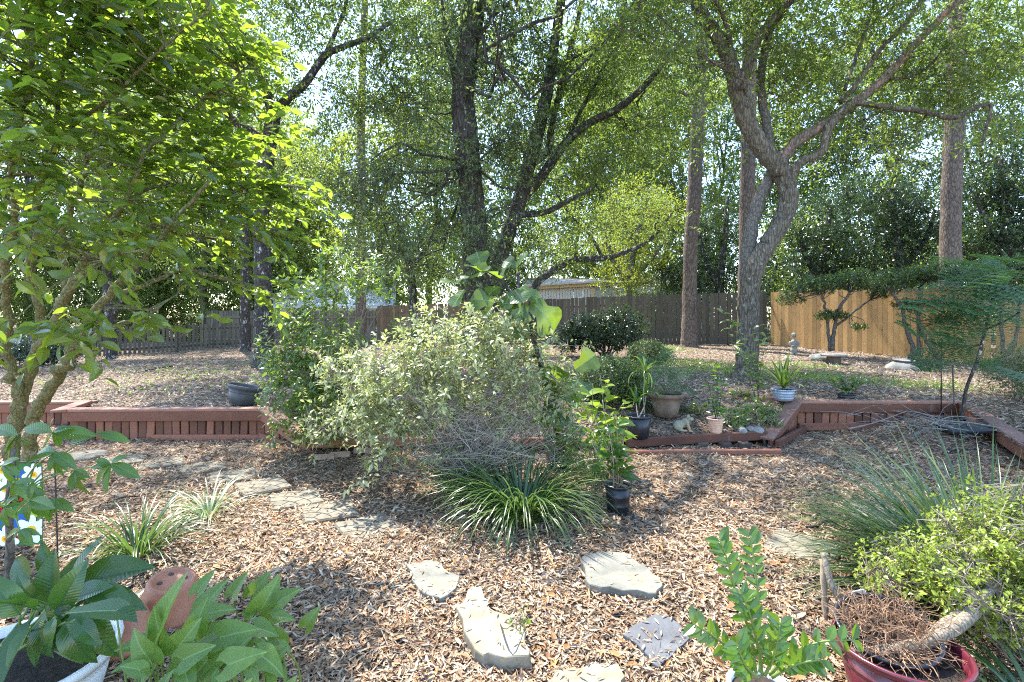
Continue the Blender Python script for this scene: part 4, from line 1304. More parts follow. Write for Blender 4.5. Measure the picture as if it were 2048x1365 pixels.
# yellow green maple and the dark evergreens around the fence
Y = 22.0
tree('yellow green maple with reddish tips between the shed and the dark fence', [[(1262, 660, Y, 8), (1258, 580, Y, 7), (1265, 520, Y, 6), (1280, 450, Y, 4), (1300, 380, Y, 3)], [(1258, 570, Y, 5), (1225, 520, Y, 4), (1210, 470, Y, 3)], [(1262, 560, Y, 5), (1310, 510, Y, 4), (1345, 450, Y, 3)]], B_GREY,
     [(1260, 560, Y - .3, 1.2, 1.2, .7, 1.2), (1225, 500, Y, 1.2, 1.2, .7, 1.1), (1300, 520, Y, 1.3, 1.2, .8, 1.2), (1320, 430, Y + .4, 1.6, 1.3, .9, 1.0), (1260, 400, Y + .3, 1.4, 1.2, .8, .9)], M_YEL, .11)
Y = 21.5
tree('dark glossy evergreen behind the dark fence, between the two pine trunks', [[(1440, 660, Y, 9), (1440, 560, Y, 8), (1450, 470, Y, 6), (1455, 400, Y, 4)], [(1440, 580, Y, 6), (1410, 520, Y, 5), (1395, 450, Y, 3)]], B_DARK,
     [(1430, 540, Y, 1.5, 1.3, .9, 1.5), (1450, 450, Y, 1.4, 1.2, .9, 1.4), (1340, 560, Y + .3, 1.1, 1.0, .5, 1.3), (1410, 590, Y, 1.6, 1.0, .35, 1.2)], M_EVER, .13, group='dark evergreens beyond the fence')
Y = 20.0
tree('dark glossy evergreen behind the junction of dark and honey coloured fences', [[(1640, 660, Y, 9), (1645, 560, Y, 8), (1655, 470, Y, 6), (1660, 400, Y, 4)], [(1645, 570, Y, 6), (1610, 510, Y, 5), (1600, 460, Y, 3)]], B_DARK,
     [(1620, 530, Y, 1.5, 1.2, .8, 1.5), (1680, 480, Y, 1.4, 1.2, .9, 1.4), (1610, 440, Y, 1.2, 1.2, .7, 1.2), (1580, 580, Y, .9, .8, .35, 1.2), (1700, 400, Y + .4, 1.4, 1.2, .8, 1.0)], M_EVER, .12, group='dark evergreens beyond the fence')
Y = 18.5
tree('broad dark evergreen massed behind the honey coloured fence before the tall pine', [[(1800, 660, Y, 10), (1800, 550, Y, 9), (1790, 450, Y, 7), (1780, 370, Y, 5)], [(1800, 540, Y, 6), (1850, 480, Y, 5), (1870, 420, Y, 3)]], B_DARK,
     [(1760, 470, Y, 1.4, 1.2, .9, 1.4), (1830, 440, Y, 1.4, 1.2, .9, 1.4), (1770, 380, Y, 1.3, 1.2, .7, 1.1), (1780, 540, Y, 1.6, 1.0, .5, 1.6), (1900, 520, Y - .3, 1.3, 1.0, .6, 1.4)], M_EVER, .12, group='dark evergreens beyond the fence')
Y = 16.5
tree('tall dark evergreen cut by the edge of the picture behind the honey fence', [[(2020, 700, Y, 11), (2015, 560, Y, 10), (2010, 430, Y, 8), (2000, 320, Y, 5)], [(2012, 500, Y, 6), (1970, 440, Y, 5), (1950, 380, Y, 3)]], B_DARK,
     [(1990, 470, Y, 1.2, 1.1, .9, 1.5), (2040, 380, Y, 1.3, 1.2, .9, 1.4), (1970, 390, Y + .3, 1.1, 1.0, .7, 1.2), (2020, 300, Y, 1.2, 1.1, .7, 1.1), (2080, 500, Y - .5, 1.3, 1.1, 1.2, 1.4), (1960, 300, Y + .5, 1.0, 1.0, .6, .8)], M_EVER, .12, group='dark evergreens beyond the fence')

# ------------------------------------------------------------------ the wood beyond
WOODS = [ # px, Y, height m, crown half width, material, label
 (60, 27, 11, 3.2, M_FAR, 'woodland tree showing low behind the glossy tree at the picture edge'),
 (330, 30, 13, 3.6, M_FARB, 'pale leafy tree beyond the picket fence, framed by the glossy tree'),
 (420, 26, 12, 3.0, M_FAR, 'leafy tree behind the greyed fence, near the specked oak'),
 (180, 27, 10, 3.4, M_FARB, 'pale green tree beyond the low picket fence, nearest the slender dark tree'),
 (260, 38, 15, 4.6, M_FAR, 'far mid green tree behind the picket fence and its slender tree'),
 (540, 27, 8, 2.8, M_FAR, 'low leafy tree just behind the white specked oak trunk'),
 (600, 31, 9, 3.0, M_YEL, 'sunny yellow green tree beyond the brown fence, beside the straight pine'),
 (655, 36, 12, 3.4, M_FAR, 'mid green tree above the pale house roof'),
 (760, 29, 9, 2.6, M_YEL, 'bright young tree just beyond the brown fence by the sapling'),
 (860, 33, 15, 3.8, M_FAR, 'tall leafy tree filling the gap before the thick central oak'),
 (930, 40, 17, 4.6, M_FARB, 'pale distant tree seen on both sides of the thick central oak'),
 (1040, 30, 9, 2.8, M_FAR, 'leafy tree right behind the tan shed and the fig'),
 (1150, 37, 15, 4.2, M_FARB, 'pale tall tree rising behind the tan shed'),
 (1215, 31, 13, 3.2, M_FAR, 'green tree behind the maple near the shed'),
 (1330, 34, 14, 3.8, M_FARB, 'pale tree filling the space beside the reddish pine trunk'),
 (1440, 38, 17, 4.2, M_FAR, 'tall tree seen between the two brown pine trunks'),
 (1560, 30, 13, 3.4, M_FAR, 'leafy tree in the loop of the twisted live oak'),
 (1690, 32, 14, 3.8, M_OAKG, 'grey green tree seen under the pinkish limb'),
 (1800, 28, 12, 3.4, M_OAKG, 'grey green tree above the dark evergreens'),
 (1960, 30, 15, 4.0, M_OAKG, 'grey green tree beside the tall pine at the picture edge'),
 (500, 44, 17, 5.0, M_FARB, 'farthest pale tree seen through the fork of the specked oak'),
 (1260, 48, 19, 5.0, M_FARB, 'farthest pale tree seen over the shed'),
 (2150, 24, 12, 3.4, M_FAR, 'leafy tree just past the picture edge beyond the honey fence'),
 (-150, 24, 12, 3.6, M_FAR, 'leafy tree mostly hidden behind the glossy tree'),
]
for k, (px, Y, hgt, cw, mt, lab) in enumerate(WOODS):
    x = (px - 1024) / FPX * Y
    zb = float(H_up(x, Y))
    root = thing('tree', lab, 'tree', (x, Y, zb), 'woodland trees beyond the fence')
    pts = [np.array([x, Y, zb - .1])]
    for j in range(1, 6):
        pts.append(np.array([x + rng.normal(0, .15) * j * .6, Y + rng.normal(0, .15) * j, zb + hgt * .9 * j / 5]))
    S = catmull(pts, 4)
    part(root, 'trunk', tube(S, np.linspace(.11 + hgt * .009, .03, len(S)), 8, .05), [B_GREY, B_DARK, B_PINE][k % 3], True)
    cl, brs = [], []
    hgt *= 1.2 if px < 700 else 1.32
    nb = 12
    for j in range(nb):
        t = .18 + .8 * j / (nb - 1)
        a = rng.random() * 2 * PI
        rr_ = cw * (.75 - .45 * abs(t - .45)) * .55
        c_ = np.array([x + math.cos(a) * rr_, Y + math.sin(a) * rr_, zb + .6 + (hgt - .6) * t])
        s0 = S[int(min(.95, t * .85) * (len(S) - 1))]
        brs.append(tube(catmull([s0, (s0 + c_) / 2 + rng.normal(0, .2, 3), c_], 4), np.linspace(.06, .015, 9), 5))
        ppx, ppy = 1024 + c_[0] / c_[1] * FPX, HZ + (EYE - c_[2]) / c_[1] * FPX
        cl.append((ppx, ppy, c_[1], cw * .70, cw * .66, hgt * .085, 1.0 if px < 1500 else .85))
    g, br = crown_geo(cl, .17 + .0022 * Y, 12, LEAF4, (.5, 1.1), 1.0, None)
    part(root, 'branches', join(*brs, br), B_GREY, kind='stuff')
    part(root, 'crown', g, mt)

print('LEAVES', NLEAF[0])
# understorey along the far side of the fence: reads as one mass
PU, AU, NU, SU = [], [], [], []
for k in range(150):
    px = rng.uniform(-100, 2150) if k % 3 else rng.uniform(60, 560)
    Yb = rng.uniform(24.5, 31) if px < 1500 else rng.uniform(20, 26)
    if 1010 < px < 1270 or 560 < px < 720:
        Yb = rng.uniform(46, 52)
    c_ = np.array([(px - 1024) / FPX * Yb, Yb, .4 + (rng.uniform(.3, 2.6) if k < 84 else rng.uniform(2.2, 5.0))])
    C, u = in_ell(130, c_, A3([1.5, 1.1, 1.0]), .5)
    P, Ax, Nn, S = spray_leaves(C, nrm(u + rand_unit(130)), np.full(130, .7), 9, .17)
    for L_, v_ in ((PU, P), (AU, Ax), (NU, Nn), (SU, S)):
        L_.append(v_)
setting('undergrowth', leaf_mass(*[np.concatenate(q) for q in (PU, AU, NU, SU)]), M_FAR, False, 'stuff')
# ------------------------------------------------------------------ foreground shrubs and plants
ov = lambda wd, p=.8: (lambda t: max(.004, wd * math.sin(PI * min(1, max(0, t)) ** p) ** .85))
M_CAM = leafmat('glossy_tree_leaf', [(0, (.026, .058, .020)), (.55, (.050, .092, .028)), (.93, (.085, .135, .032)), (1, (.22, .15, .03))], (.50, .70, .04), .48, .22, .7)
M_AZ = leafmat('glare_paled_shrub_leaf', [(0, (.17, .20, .075)), (.5, (.30, .33, .145)), (.85, (.44, .46, .26)), (1, (.30, .27, .06))], (.46, .54, .16), .40, .40, 1.0)  # leaf colour lightened to stand for sun glare on the bush
M_GRN = leafmat('fresh_shrub_leaf', [(0, (.06, .115, .03)), (.6, (.105, .175, .05)), (1, (.21, .27, .06))], (.44, .62, .07), .40, .28, .7)
M_BOX = leafmat('clipped_box_leaf', [(0, (.035, .07, .018)), (.6, (.065, .115, .028)), (1, (.11, .16, .04))], (.24, .38, .04), .32, .35)
M_LIR = leafmat('grass_like_leaf', [(0, (.032, .070, .024)), (.6, (.062, .115, .034)), (.93, (.11, .17, .05)), (1, (.26, .20, .06))], (.20, .34, .05), .28, .30, .6)
M_LIRV = leafmat('white_striped_grass_leaf', [(0, (.09, .16, .05)), (.45, (.16, .24, .09)), (.7, (.42, .48, .32)), (1, (.60, .64, .50))], (.36, .50, .16), .30, .35)
M_FERN = leafmat('feathery_leaflet', [(0, (.035, .085, .03)), (.6, (.055, .12, .04)), (1, (.085, .16, .045))], (.20, .42, .06), .35, .45)
M_LIME = leafmat('lime_shrub_leaf', [(0, (.15, .20, .025)), (.6, (.24, .30, .04)), (1, (.36, .40, .06))], (.50, .62, .07), .38, .3)
M_LILY = leafmat('peace_lily_leaf', [(0, (.028, .075, .018)), (1, (.05, .115, .028))], (.32, .56, .04), .36, .20, .6, veins=((.05, .12, .035), 120))
M_ARROW = leafmat('arrowhead_leaf', [(0, (.085, .16, .028)), (1, (.13, .22, .04))], (.42, .62, .06), .40, .36, .5, veins=((.20, .32, .10), 75))
M_ARROWG = leafmat('grey_green_arrow_leaf', [(0, (.045, .10, .045)), (1, (.06, .12, .055))], (.26, .46, .06), .3, .24, .6, veins=((.18, .28, .14), 75))
M_FIG = leafmat('fig_leaf', [(0, (.030, .068, .022)), (1, (.055, .105, .03))], (.42, .60, .03), .40, .28, .55, veins=((.16, .24, .09), 52))
M_PAL = leafmat('palmate_leaf', [(0, (.045, .11, .016)), (1, (.075, .15, .022))], (.36, .60, .03), .40, .30, .55, veins=((.10, .20, .045), 80))
M_ZZ = leafmat('zz_leaflet', [(0, (.035, .095, .014)), (1, (.075, .15, .022))], (.34, .58, .03), .34, .18, .65)
M_DRAC = leafmat('striped_dracaena_leaf', [(0, (.025, .065, .014)), (1, (.04, .09, .018))], (.30, .50, .03), .36, .3, .55, stripe=((.38, .46, .10), .012, .03))
M_CORNL = leafmat('corn_plant_leaf', [(0, (.03, .085, .016)), (1, (.06, .13, .022))], (.32, .54, .04), .36, .3, .55)
M_STALK = simplemat('green_leaf_stalk', [(.3, (.10, .17, .035)), (.7, (.17, .25, .06))], 10, .5, .4, 0)
M_CANE = simplemat('pale_brown_cane', [(.3, (.20, .15, .10)), (.7, (.36, .29, .21))], 22, .8, .3, .3)

BL_CAM = blade(ov(.23, .85), 3, .35, .16)
BL_SH = blade(ov(.20, .85), 3, .5, .18)
BL_ROUND = blade(ov(.30, .9), 3, .3, .12)

def mesh_variants(name, wfun, mat, n, k=3, **kw):
    out = []
    for i in range(k):
        kk = dict(kw)
        kk['curl'] = kw.get('curl', .3) * (.5 + .7 * i)
        kk['fold'] = kw.get('fold', .1) * (1.4 - .35 * i)
        me = to_mesh(name, blade(wfun, n, **kk), mat, True)
        out.append(me)
    return out

def two_tier(root, mass_name, tpl, P, Ax, Nn, S, mat, meshes, nobj=300):
    """the leaves that show largest become objects, the rest one stuff part"""
    px = 1024 + P[:, 0] / P[:, 1] * FPX
    py = HZ + (EYE - P[:, 2]) / P[:, 1] * FPX
    vis = (px > -10) & (px < 2058) & (py > -10) & (py < 1375)
    key = np.where(vis, S / np.maximum(P[:, 1], .3), 0)
    o = np.argsort(-key)
    a, b = o[:nobj], o[nobj:]
    if len(b):
        part(root, mass_name, leaf_mass(P[b], Ax[b], Nn[b], S[b], tpl), mat, True, kind='stuff')
    leaf_objs(root, 'leaf', meshes, P[a], Ax[a], Nn[a], S[a])

# ---- the glossy multi stemmed tree at the picture edge
cam_base = gnd(45, 1000)
cam_t = thing('small_tree', 'glossy leaved small tree with green lit forked stems, sunlit yellow green at its edge', 'tree', cam_base)
stems = [
 [(30, 1010, 4.25, 17), (22, 930, 4.25, 14), (30, 850, 4.2, 13), (45, 780, 4.1, 13), (75, 705, 3.9, 11), (110, 640, 3.7, 10), (150, 560, 3.5, 9), (200, 480, 3.4, 7), (250, 400, 3.3, 5), (290, 300, 3.2, 4)],
 [(62, 1000, 4.1, 15), (60, 900, 4.0, 12), (72, 830, 3.9, 12), (100, 775, 3.8, 11), (135, 720, 3.6, 10), (165, 660, 3.5, 9), (215, 590, 3.4, 7), (285, 520, 3.3, 6), (350, 440, 3.2, 4), (420, 360, 3.1, 3)],
 [(40, 790, 4.0, 10), (15, 720, 3.9, 9), (20, 640, 3.8, 8), (10, 540, 3.6, 8), (30, 440, 3.4, 7), (20, 330, 3.2, 6), (50, 200, 3.0, 5), (70, 60, 2.9, 4)],
 [(75, 705, 3.9, 9), (80, 620, 3.8, 8), (60, 540, 3.7, 8), (80, 460, 3.6, 7), (70, 380, 3.5, 7), (110, 280, 3.3, 5), (120, 160, 3.1, 4), (160, 20, 3.0, 3)],
 [(140, 715, 3.6, 7), (190, 672, 3.5, 5), (240, 650, 3.4, 4.5), (290, 635, 3.3, 3.5), (330, 605, 3.2, 2.5)],
 [(110, 640, 3.7, 7), (130, 560, 3.8, 6), (120, 470, 3.8, 6), (160, 380, 3.7, 5), (180, 280, 3.6, 4), (230, 150, 3.5, 3)],
 [(215, 590, 3.4, 5), (290, 570, 3.5, 4.5), (370, 540, 3.6, 4), (450, 560, 3.7, 3), (530, 575, 3.8, 2)],
 [(250, 400, 3.4, 4), (330, 370, 3.6, 4), (430, 395, 3.8, 3.5), (520, 370, 3.9, 3), (610, 375, 3.95, 2)],
 [(290, 300, 3.3, 4), (370, 230, 3.5, 3.5), (440, 180, 3.6, 3), (500, 130, 3.7, 2)],
 [(200, 480, 3.4, 5), (280, 455, 3.5, 4), (370, 470, 3.7, 3), (470, 480, 3.8, 2.5), (550, 462, 3.9, 2)],
 [(110, 280, 3.3, 4), (230, 190, 3.1, 3.5), (330, 90, 3.0, 3), (420, 20, 2.9, 2)],
 [(150, 560, 3.5, 5), (190, 530, 3.1, 4), (230, 510, 2.7, 3.5), (290, 500, 2.5, 2.5)],
]
anc = []
for i, lm in enumerate(stems):
    S, g = limb(lm, 8, 6, .05, .012 if i else .006)
    part(cam_t, 'stem' if i < 2 else 'limb', g, B_CAM, True)
    anc.append(S[int(len(S) * .35):])
anc = np.concatenate(anc)
CL = [ # px, py, Y, rx, ry, rz, sprays
 (60, 60, 3.0, .75, .6, .45, 130), (230, 60, 3.1, .6, .6, .40, 120), (380, 60, 3.6, .48, .5, .42, 66), (120, 200, 3.1, .7, .6, .40, 125), (300, 200, 3.5, .55, .5, .42, 96), (60, 330, 3.0, .55, .6, .36, 90),
 (250, 330, 3.5, .55, .5, .37, 90), (420, 320, 3.8, .42, .45, .36, 62), (470, 420, 3.9, .44, .4, .22, 50), (330, 440, 3.6, .45, .45, .22, 54), (150, 450, 3.0, .5, .5, .18, 28), (540, 380, 3.9, .30, .3, .15, 28),
 (400, 545, 3.6, .36, .35, .09, 12), (510, 575, 3.8, .22, .2, .08, 8), (480, 200, 3.7, .12, .25, .12, 8), (470, 110, 3.6, .16, .25, .14, 15), (530, 270, 3.8, .10, .2, .07, 6), (60, 470, 2.7, .3, .3, .2, 14), (30, 640, 2.6, .25, .25, .12, 10),
 (130, 620, 2.8, .2, .25, .10, 7), (290, 630, 3.1, .2, .25, .08, 6), (220, 490, 2.8, .24, .3, .12, 10), (40, -120, 2.9, .9, .8, .45, 90), (300, -100, 3.0, .6, .6, .35, 60), (520, 465, 3.8, .2, .2, .06, 10)]
Cs, Ds = [], []
tw = []
ctr = at(60, 350, 3.4)
for (px, py, Y, rx, ry, rz, n) in CL:
    n = int(n * .72)
    C, u = in_ell(n, at(px, py, Y), A3([rx, ry, rz]), .55)
    D = nrm(nrm(C - ctr) * np.array([1, 1, .8]) * .9 + rand_unit(n) * .8 + np.array([.2, 0, .12]))
    Cs.append(C)
    Ds.append(D)
Cs, Ds = np.concatenate(Cs), np.concatenate(Ds)
Ls = rng.uniform(.16, .34, len(Cs))
for i in range(0, len(Cs), 2):
    d = np.linalg.norm(anc[:, :3] - Cs[i], axis=1)
    a = anc[np.argmin(d + .4 * np.maximum(0, anc[:, 2] - Cs[i][2]))]
    md = (a[:3] + Cs[i]) / 2 + rng.normal(0, .04, 3)
    if d.min() < .8:
        tw.append(tube(np.vstack([catmull([a[:3], md, Cs[i]], 4), Cs[i] + Ds[i] * Ls[i] * .5]), np.linspace(.007, .0022, 10), 4))
tw.append(sticks(Cs, Cs + Ds * Ls[:, None] * .95 - np.c_[np.zeros((len(Cs), 2)), .15 * Ls * .9], .0026))
part(cam_t, 'twigs', join(*tw), B_CAM, kind='stuff')
m_ = 8
t = np.linspace(.05, 1, m_)[None, :, None]
P = Cs[:, None] + Ds[:, None] * Ls[:, None, None] * t + np.array([0, 0, -1]) * (.15 * Ls[:, None, None] * t ** 2)
hor = nrm(np.cross(Ds, [0, 0, 1.0]))[:, None]
sgn = np.where(np.arange(m_) % 2 == 0, 1, -1)[None, :, None]
Ax = nrm(Ds[:, None] * .75 + hor * sgn * .8 + rng.normal(0, .22, P.shape) + np.array([0, 0, -.12]))
Nn = nrm(np.array([0, 0, 1.0]) + rng.normal(0, .62, P.shape))
S = rng.uniform(.070, .128, P.shape[:2])
two_tier(cam_t, 'foliage', BL_CAM, P.reshape(-1, 3), Ax.reshape(-1, 3), Nn.reshape(-1, 3), S.ravel(), M_CAM, mesh_variants('leaf', ov(.23, .85), M_CAM, 4, curl=.35, fold=.16), 300)

# ---- generic bush: stems from the base, rosettes or sprays on a lumpy shell
def bush(label, base, lobes, mat, size, nros, per, bl, leafmeshes=None, nobj=0, stemmat=None, nst=26, twigs=1.0, cat='shrub', name='shrub', group=None, shell=.28, up=.35, wide=.9, stem_r=.006, floor=.05, loose=.03):
    """lobes: (centre xyz, radii xyz, weight)"""
    root = thing(name, label, cat, base, group)
    ws = A3([l[2] for l in lobes])
    ws = (ws / ws.sum() * nros).astype(int)
    C, U = [], []
    for (c, r, _), n in zip(lobes, ws):
        p, u = in_ell(n, A3(c), A3(r), shell)
        p += rng.normal(0, loose, p.shape)
        C.append(p)
        U.append(u)
    C, U = np.concatenate(C), np.concatenate(U)
    k = C[:, 2] > base[2] + floor
    C, U = C[k], U[k]
    D = nrm(U * .6 + np.array([0, 0, up]) + rng.normal(0, .3, U.shape))
    n = len(C)
    a = rng.random((n, per)) * 2 * PI
    e1 = nrm(np.cross(D, [.2, .9, .4]))
    e2 = np.cross(D, e1)
    rad = e1[:, None] * np.cos(a)[..., None] + e2[:, None] * np.sin(a)[..., None]
    el = rng.uniform(.05, .9, (n, per))[..., None]
    Ax = nrm(rad * wide + D[:, None] * el)
    P = C[:, None] + D[:, None] * rng.uniform(-.05, .05, (n, per))[..., None] * (size / .06) + rad * .006
    Nn = nrm(D[:, None] * .6 + np.array([0, 0, .9]) + rng.normal(0, .28, P.shape))
    S = size * rng.uniform(.6, 1.15, (n, per))
    st = []
    bs = []
    for i in range(nst):
        j = rng.integers(0, n)
        b = A3(base) + np.array([*rng.normal(0, .05, 2), -.02])
        md = b * .5 + C[j] * .5 + np.array([*rng.normal(0, .07, 2), .10])
        Q = catmull([b, b * .75 + md * .25 + [*rng.normal(0, .03, 2), .06], md, C[j]], 4)
        st.append(tube(Q, np.linspace(stem_r * rng.uniform(.7, 1.5), stem_r * .3, len(Q)), 5))
        bs.append(Q[4:])
    bs = np.concatenate(bs)
    sel = rng.random(n) < twigs
    Cx = C[sel]
    A0 = np.array([bs[np.argmin(((bs - c) ** 2).sum(1) + .02 * rng.random(len(bs)))] for c in Cx]) if len(Cx) else np.zeros((0, 3))
    if len(Cx):
        Md = (A0 + Cx) / 2 + rng.normal(0, .025, Cx.shape)
        st += [sticks(A0, Md, .0032), sticks(Md, Cx, .0022)]
    part(root, 'stems', join(*st), stemmat or B_TWIG, kind='stuff')
    P, Ax, Nn, S = P.reshape(-1, 3), Ax.reshape(-1, 3), Nn.reshape(-1, 3), S.ravel()
    if nobj:
        two_tier(root, 'foliage', bl, P, Ax, Nn, S, mat, leafmeshes, nobj)
    else:
        part(root, 'foliage', leaf_mass(P, Ax, Nn, S, bl), mat, True, kind='stuff')
    return root

# pale azalea like bush in the middle
Bz = gnd(925, 985)
az = bush('glare paled twiggy bush rising from the grass clump in the middle of the yard', Bz,
     [(at(930, 715, 4.7), (.62, .5, .34), 3.2), (at(800, 745, 4.7), (.42, .42, .28), 2), (at(1060, 735, 4.7), (.40, .42, .34), 1.8), (at(735, 830, 4.5), (.30, .3, .13), 1.1), (at(990, 650, 4.8), (.30, .3, .12), .8), (at(1110, 800, 4.6), (.20, .25, .2), .5), (at(760, 905, 4.3), (.15, .15, .08), .28), (at(860, 900, 4.3), (.12, .15, .06), .12), (at(900, 800, 4.45), (.36, .25, .16), .7), (at(1010, 850, 4.5), (.28, .22, .16), .45), (at(820, 850, 4.4), (.25, .2, .12), .5), (at(700, 745, 5.0), (.34, .4, .22), 1.0), (at(660, 850, 4.9), (.22, .25, .12), .4), (at(870, 660, 4.9), (.25, .3, .10), .4)],
     M_AZ, .068, 1450, 8, blade(ov(.21, .85), 2, .45, .16), mesh_variants('leaf', ov(.21, .85), M_AZ, 3, curl=.45, fold=.16), 300, nst=60, stem_r=.007, shell=.42, loose=.095)
# its bare grey inner twigs
n = 480
b_ = A3(Bz) + np.c_[rng.normal(.05, .10, n), rng.normal(0, .10, n), rng.random(n) * .25]
md = b_ + np.c_[rng.normal(.10, .30, n), rng.normal(0, .18, n), rng.uniform(.12, .50, n)]
en = md + np.c_[rng.normal(.06, .20, n), rng.normal(-.04, .14, n), rng.uniform(-.05, .24, n)]
e3 = en + np.c_[rng.normal(.02, .10, n), rng.normal(-.03, .1, n), rng.uniform(-.04, .12, n)]
part(az, 'bare_twigs', join(sticks(b_, md, .0036), sticks(md, en, .0026), sticks(en, e3, .0018)), simplemat('bleached_twig', [(.3, (.20, .175, .145)), (.7, (.38, .34, .29))], 20, .9, .2, 0), kind='stuff')

# fresh green bush beside it in the bed
Bg = gnd(660, 868)
bush('fresh green bush with upright sprays in the raised bed before the straight pine', Bg,
     [(at(640, 700, 5.9), (.55, .5, .45), 3), (at(600, 780, 5.7), (.40, .4, .3), 1.6), (at(690, 800, 5.7), (.5, .4, .35), 1.6), (at(640, 590, 6.0), (.42, .35, .22), 1.0), (at(740, 560, 6.0), (.26, .25, .20), .55), (at(655, 520, 6.0), (.16, .15, .12), .25), (at(600, 860, 5.65), (.3, .25, .12), .6), (at(560, 720, 5.7), (.2, .25, .16), .4), (at(590, 640, 5.9), (.25, .25, .16), .5)],
     M_GRN, .092, 820, 7, blade(ov(.19, .85), 3, .5, .16), mesh_variants('leaf', ov(.19, .85), M_GRN, 4, curl=.5, fold=.16), 300, nst=40, stem_r=.008, up=.6, loose=.08)
bush('small leaved green shrub behind the pale bush, against the brown fence', gnd(850, 735), [(at(860, 660, 8.3), (.75, .5, .30), 1.5), (at(950, 690, 8.3), (.5, .5, .3), 1)], M_FERN, .07, 420, 8, NARROW, nst=20)

# clipped and dark shrubs on the terrace
g_ = gnd(1212, 716)
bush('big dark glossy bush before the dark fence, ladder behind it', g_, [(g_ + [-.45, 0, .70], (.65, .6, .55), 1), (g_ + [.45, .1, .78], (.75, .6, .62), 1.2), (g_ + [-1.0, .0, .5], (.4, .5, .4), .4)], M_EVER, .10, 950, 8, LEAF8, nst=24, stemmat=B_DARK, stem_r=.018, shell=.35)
g_ = gnd(1296, 727)
bush('smaller clipped round box ball beside the big dark bush', g_, [(g_ + [0, 0, .22], (.48, .48, .31), 1)], M_BOX, .042, 2000, 7, LEAF4, nst=14, shell=.16, twigs=.3)
g_ = gnd(1225, 803)
bush('larger clipped round box ball behind the lime leaved pot plant', g_, [(g_ + [0, 0, .26], (.47, .44, .33), 1)], M_BOX, .040, 2700, 7, LEAF4, nst=14, shell=.16, twigs=.3)
# dark clipped shrub near the picket fence
g_ = gnd(70, 735)
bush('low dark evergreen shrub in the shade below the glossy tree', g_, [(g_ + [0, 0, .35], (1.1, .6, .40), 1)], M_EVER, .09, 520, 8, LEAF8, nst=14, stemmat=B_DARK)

def multi_stem(label, trunks, clumps, nros, mat=M_EVER, size=.075):
    p0 = at(*trunks[0][0][:3])
    root = thing('shrub', label, 'shrub', (p0[0], p0[1], float(H_up(p0[0], p0[1]))), 'clipped shrubs along the honey coloured fence')
    anc = []
    for lm in trunks:
        S, g = limb([(*q[:3], q[3] * .72) for q in lm], 7, 6, .05, .01)
        part(root, 'stem', g, B_GREY, True)
        anc.append(S[len(S) // 2:])
    anc = np.concatenate(anc)
    C = np.concatenate([in_ell(int(nros * c[6]), at(*c[:3]), A3(c[3:6]), .4)[0] for c in clumps])
    U = rand_unit(len(C))
    n, per = len(C), 8
    Ax = nrm(rand_unit(n * per).reshape(n, per, 3) + np.array([0, -.1, .35]))
    P = C[:, None] + rng.normal(0, .02, (n, per, 3))
    Nn = nrm(np.array([0, 0, 1.0]) + rng.normal(0, .5, P.shape))
    S = size * rng.uniform(.6, 1.15, (n, per))
    br = []
    for i in range(0, n, 9):
        a = anc[np.argmin(((anc[:, :3] - C[i]) ** 2).sum(1) + .1 * rng.random(len(anc)))]
        br.append(tube(catmull([a[:3], (a[:3] + C[i]) / 2 + rng.normal(0, .06, 3), C[i]], 4), np.linspace(.012, .004, 9), 5))
    part(root, 'branches', join(*br, sticks(C - U * .12, C, .004)), B_DARK, kind='stuff')
    part(root, 'foliage', leaf_mass(P.reshape(-1, 3), Ax.reshape(-1, 3), Nn.reshape(-1, 3), S.ravel(), LEAF8), mat, True, kind='stuff')

M_EVERL = leafmat('lighter_evergreen_leaf', [(0, (.022, .048, .018)), (.6, (.040, .078, .024)), (1, (.09, .14, .035))], (.22, .38, .035), .28, .30, .55)  # a lighter green than the dark glossy leaf
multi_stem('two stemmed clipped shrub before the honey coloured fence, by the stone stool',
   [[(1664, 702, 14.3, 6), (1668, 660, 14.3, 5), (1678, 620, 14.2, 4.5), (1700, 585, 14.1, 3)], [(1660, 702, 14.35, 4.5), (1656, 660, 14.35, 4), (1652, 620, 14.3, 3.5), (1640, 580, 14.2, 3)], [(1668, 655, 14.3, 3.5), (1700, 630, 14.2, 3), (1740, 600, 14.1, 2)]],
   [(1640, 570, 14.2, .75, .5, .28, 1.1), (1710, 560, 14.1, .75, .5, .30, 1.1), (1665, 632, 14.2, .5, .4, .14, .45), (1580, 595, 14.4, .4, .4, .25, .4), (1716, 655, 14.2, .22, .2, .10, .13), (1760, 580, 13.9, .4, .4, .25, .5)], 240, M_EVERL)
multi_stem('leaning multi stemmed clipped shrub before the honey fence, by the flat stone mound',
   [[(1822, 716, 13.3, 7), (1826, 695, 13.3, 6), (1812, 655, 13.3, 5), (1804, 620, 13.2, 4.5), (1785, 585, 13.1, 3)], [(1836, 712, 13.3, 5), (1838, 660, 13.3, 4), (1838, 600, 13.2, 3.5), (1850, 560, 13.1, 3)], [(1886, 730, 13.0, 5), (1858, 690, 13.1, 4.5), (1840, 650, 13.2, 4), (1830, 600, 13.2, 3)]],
   [(1800, 560, 13.2, .7, .5, .30, 1.0), (1870, 545, 13.0, .75, .5, .32, 1.1), (1940, 545, 12.7, .7, .5, .32, 1.0), (1820, 610, 13.2, .4, .4, .18, .4), (1890, 640, 12.8, .35, .3, .15, .22)], 240, M_EVERL)
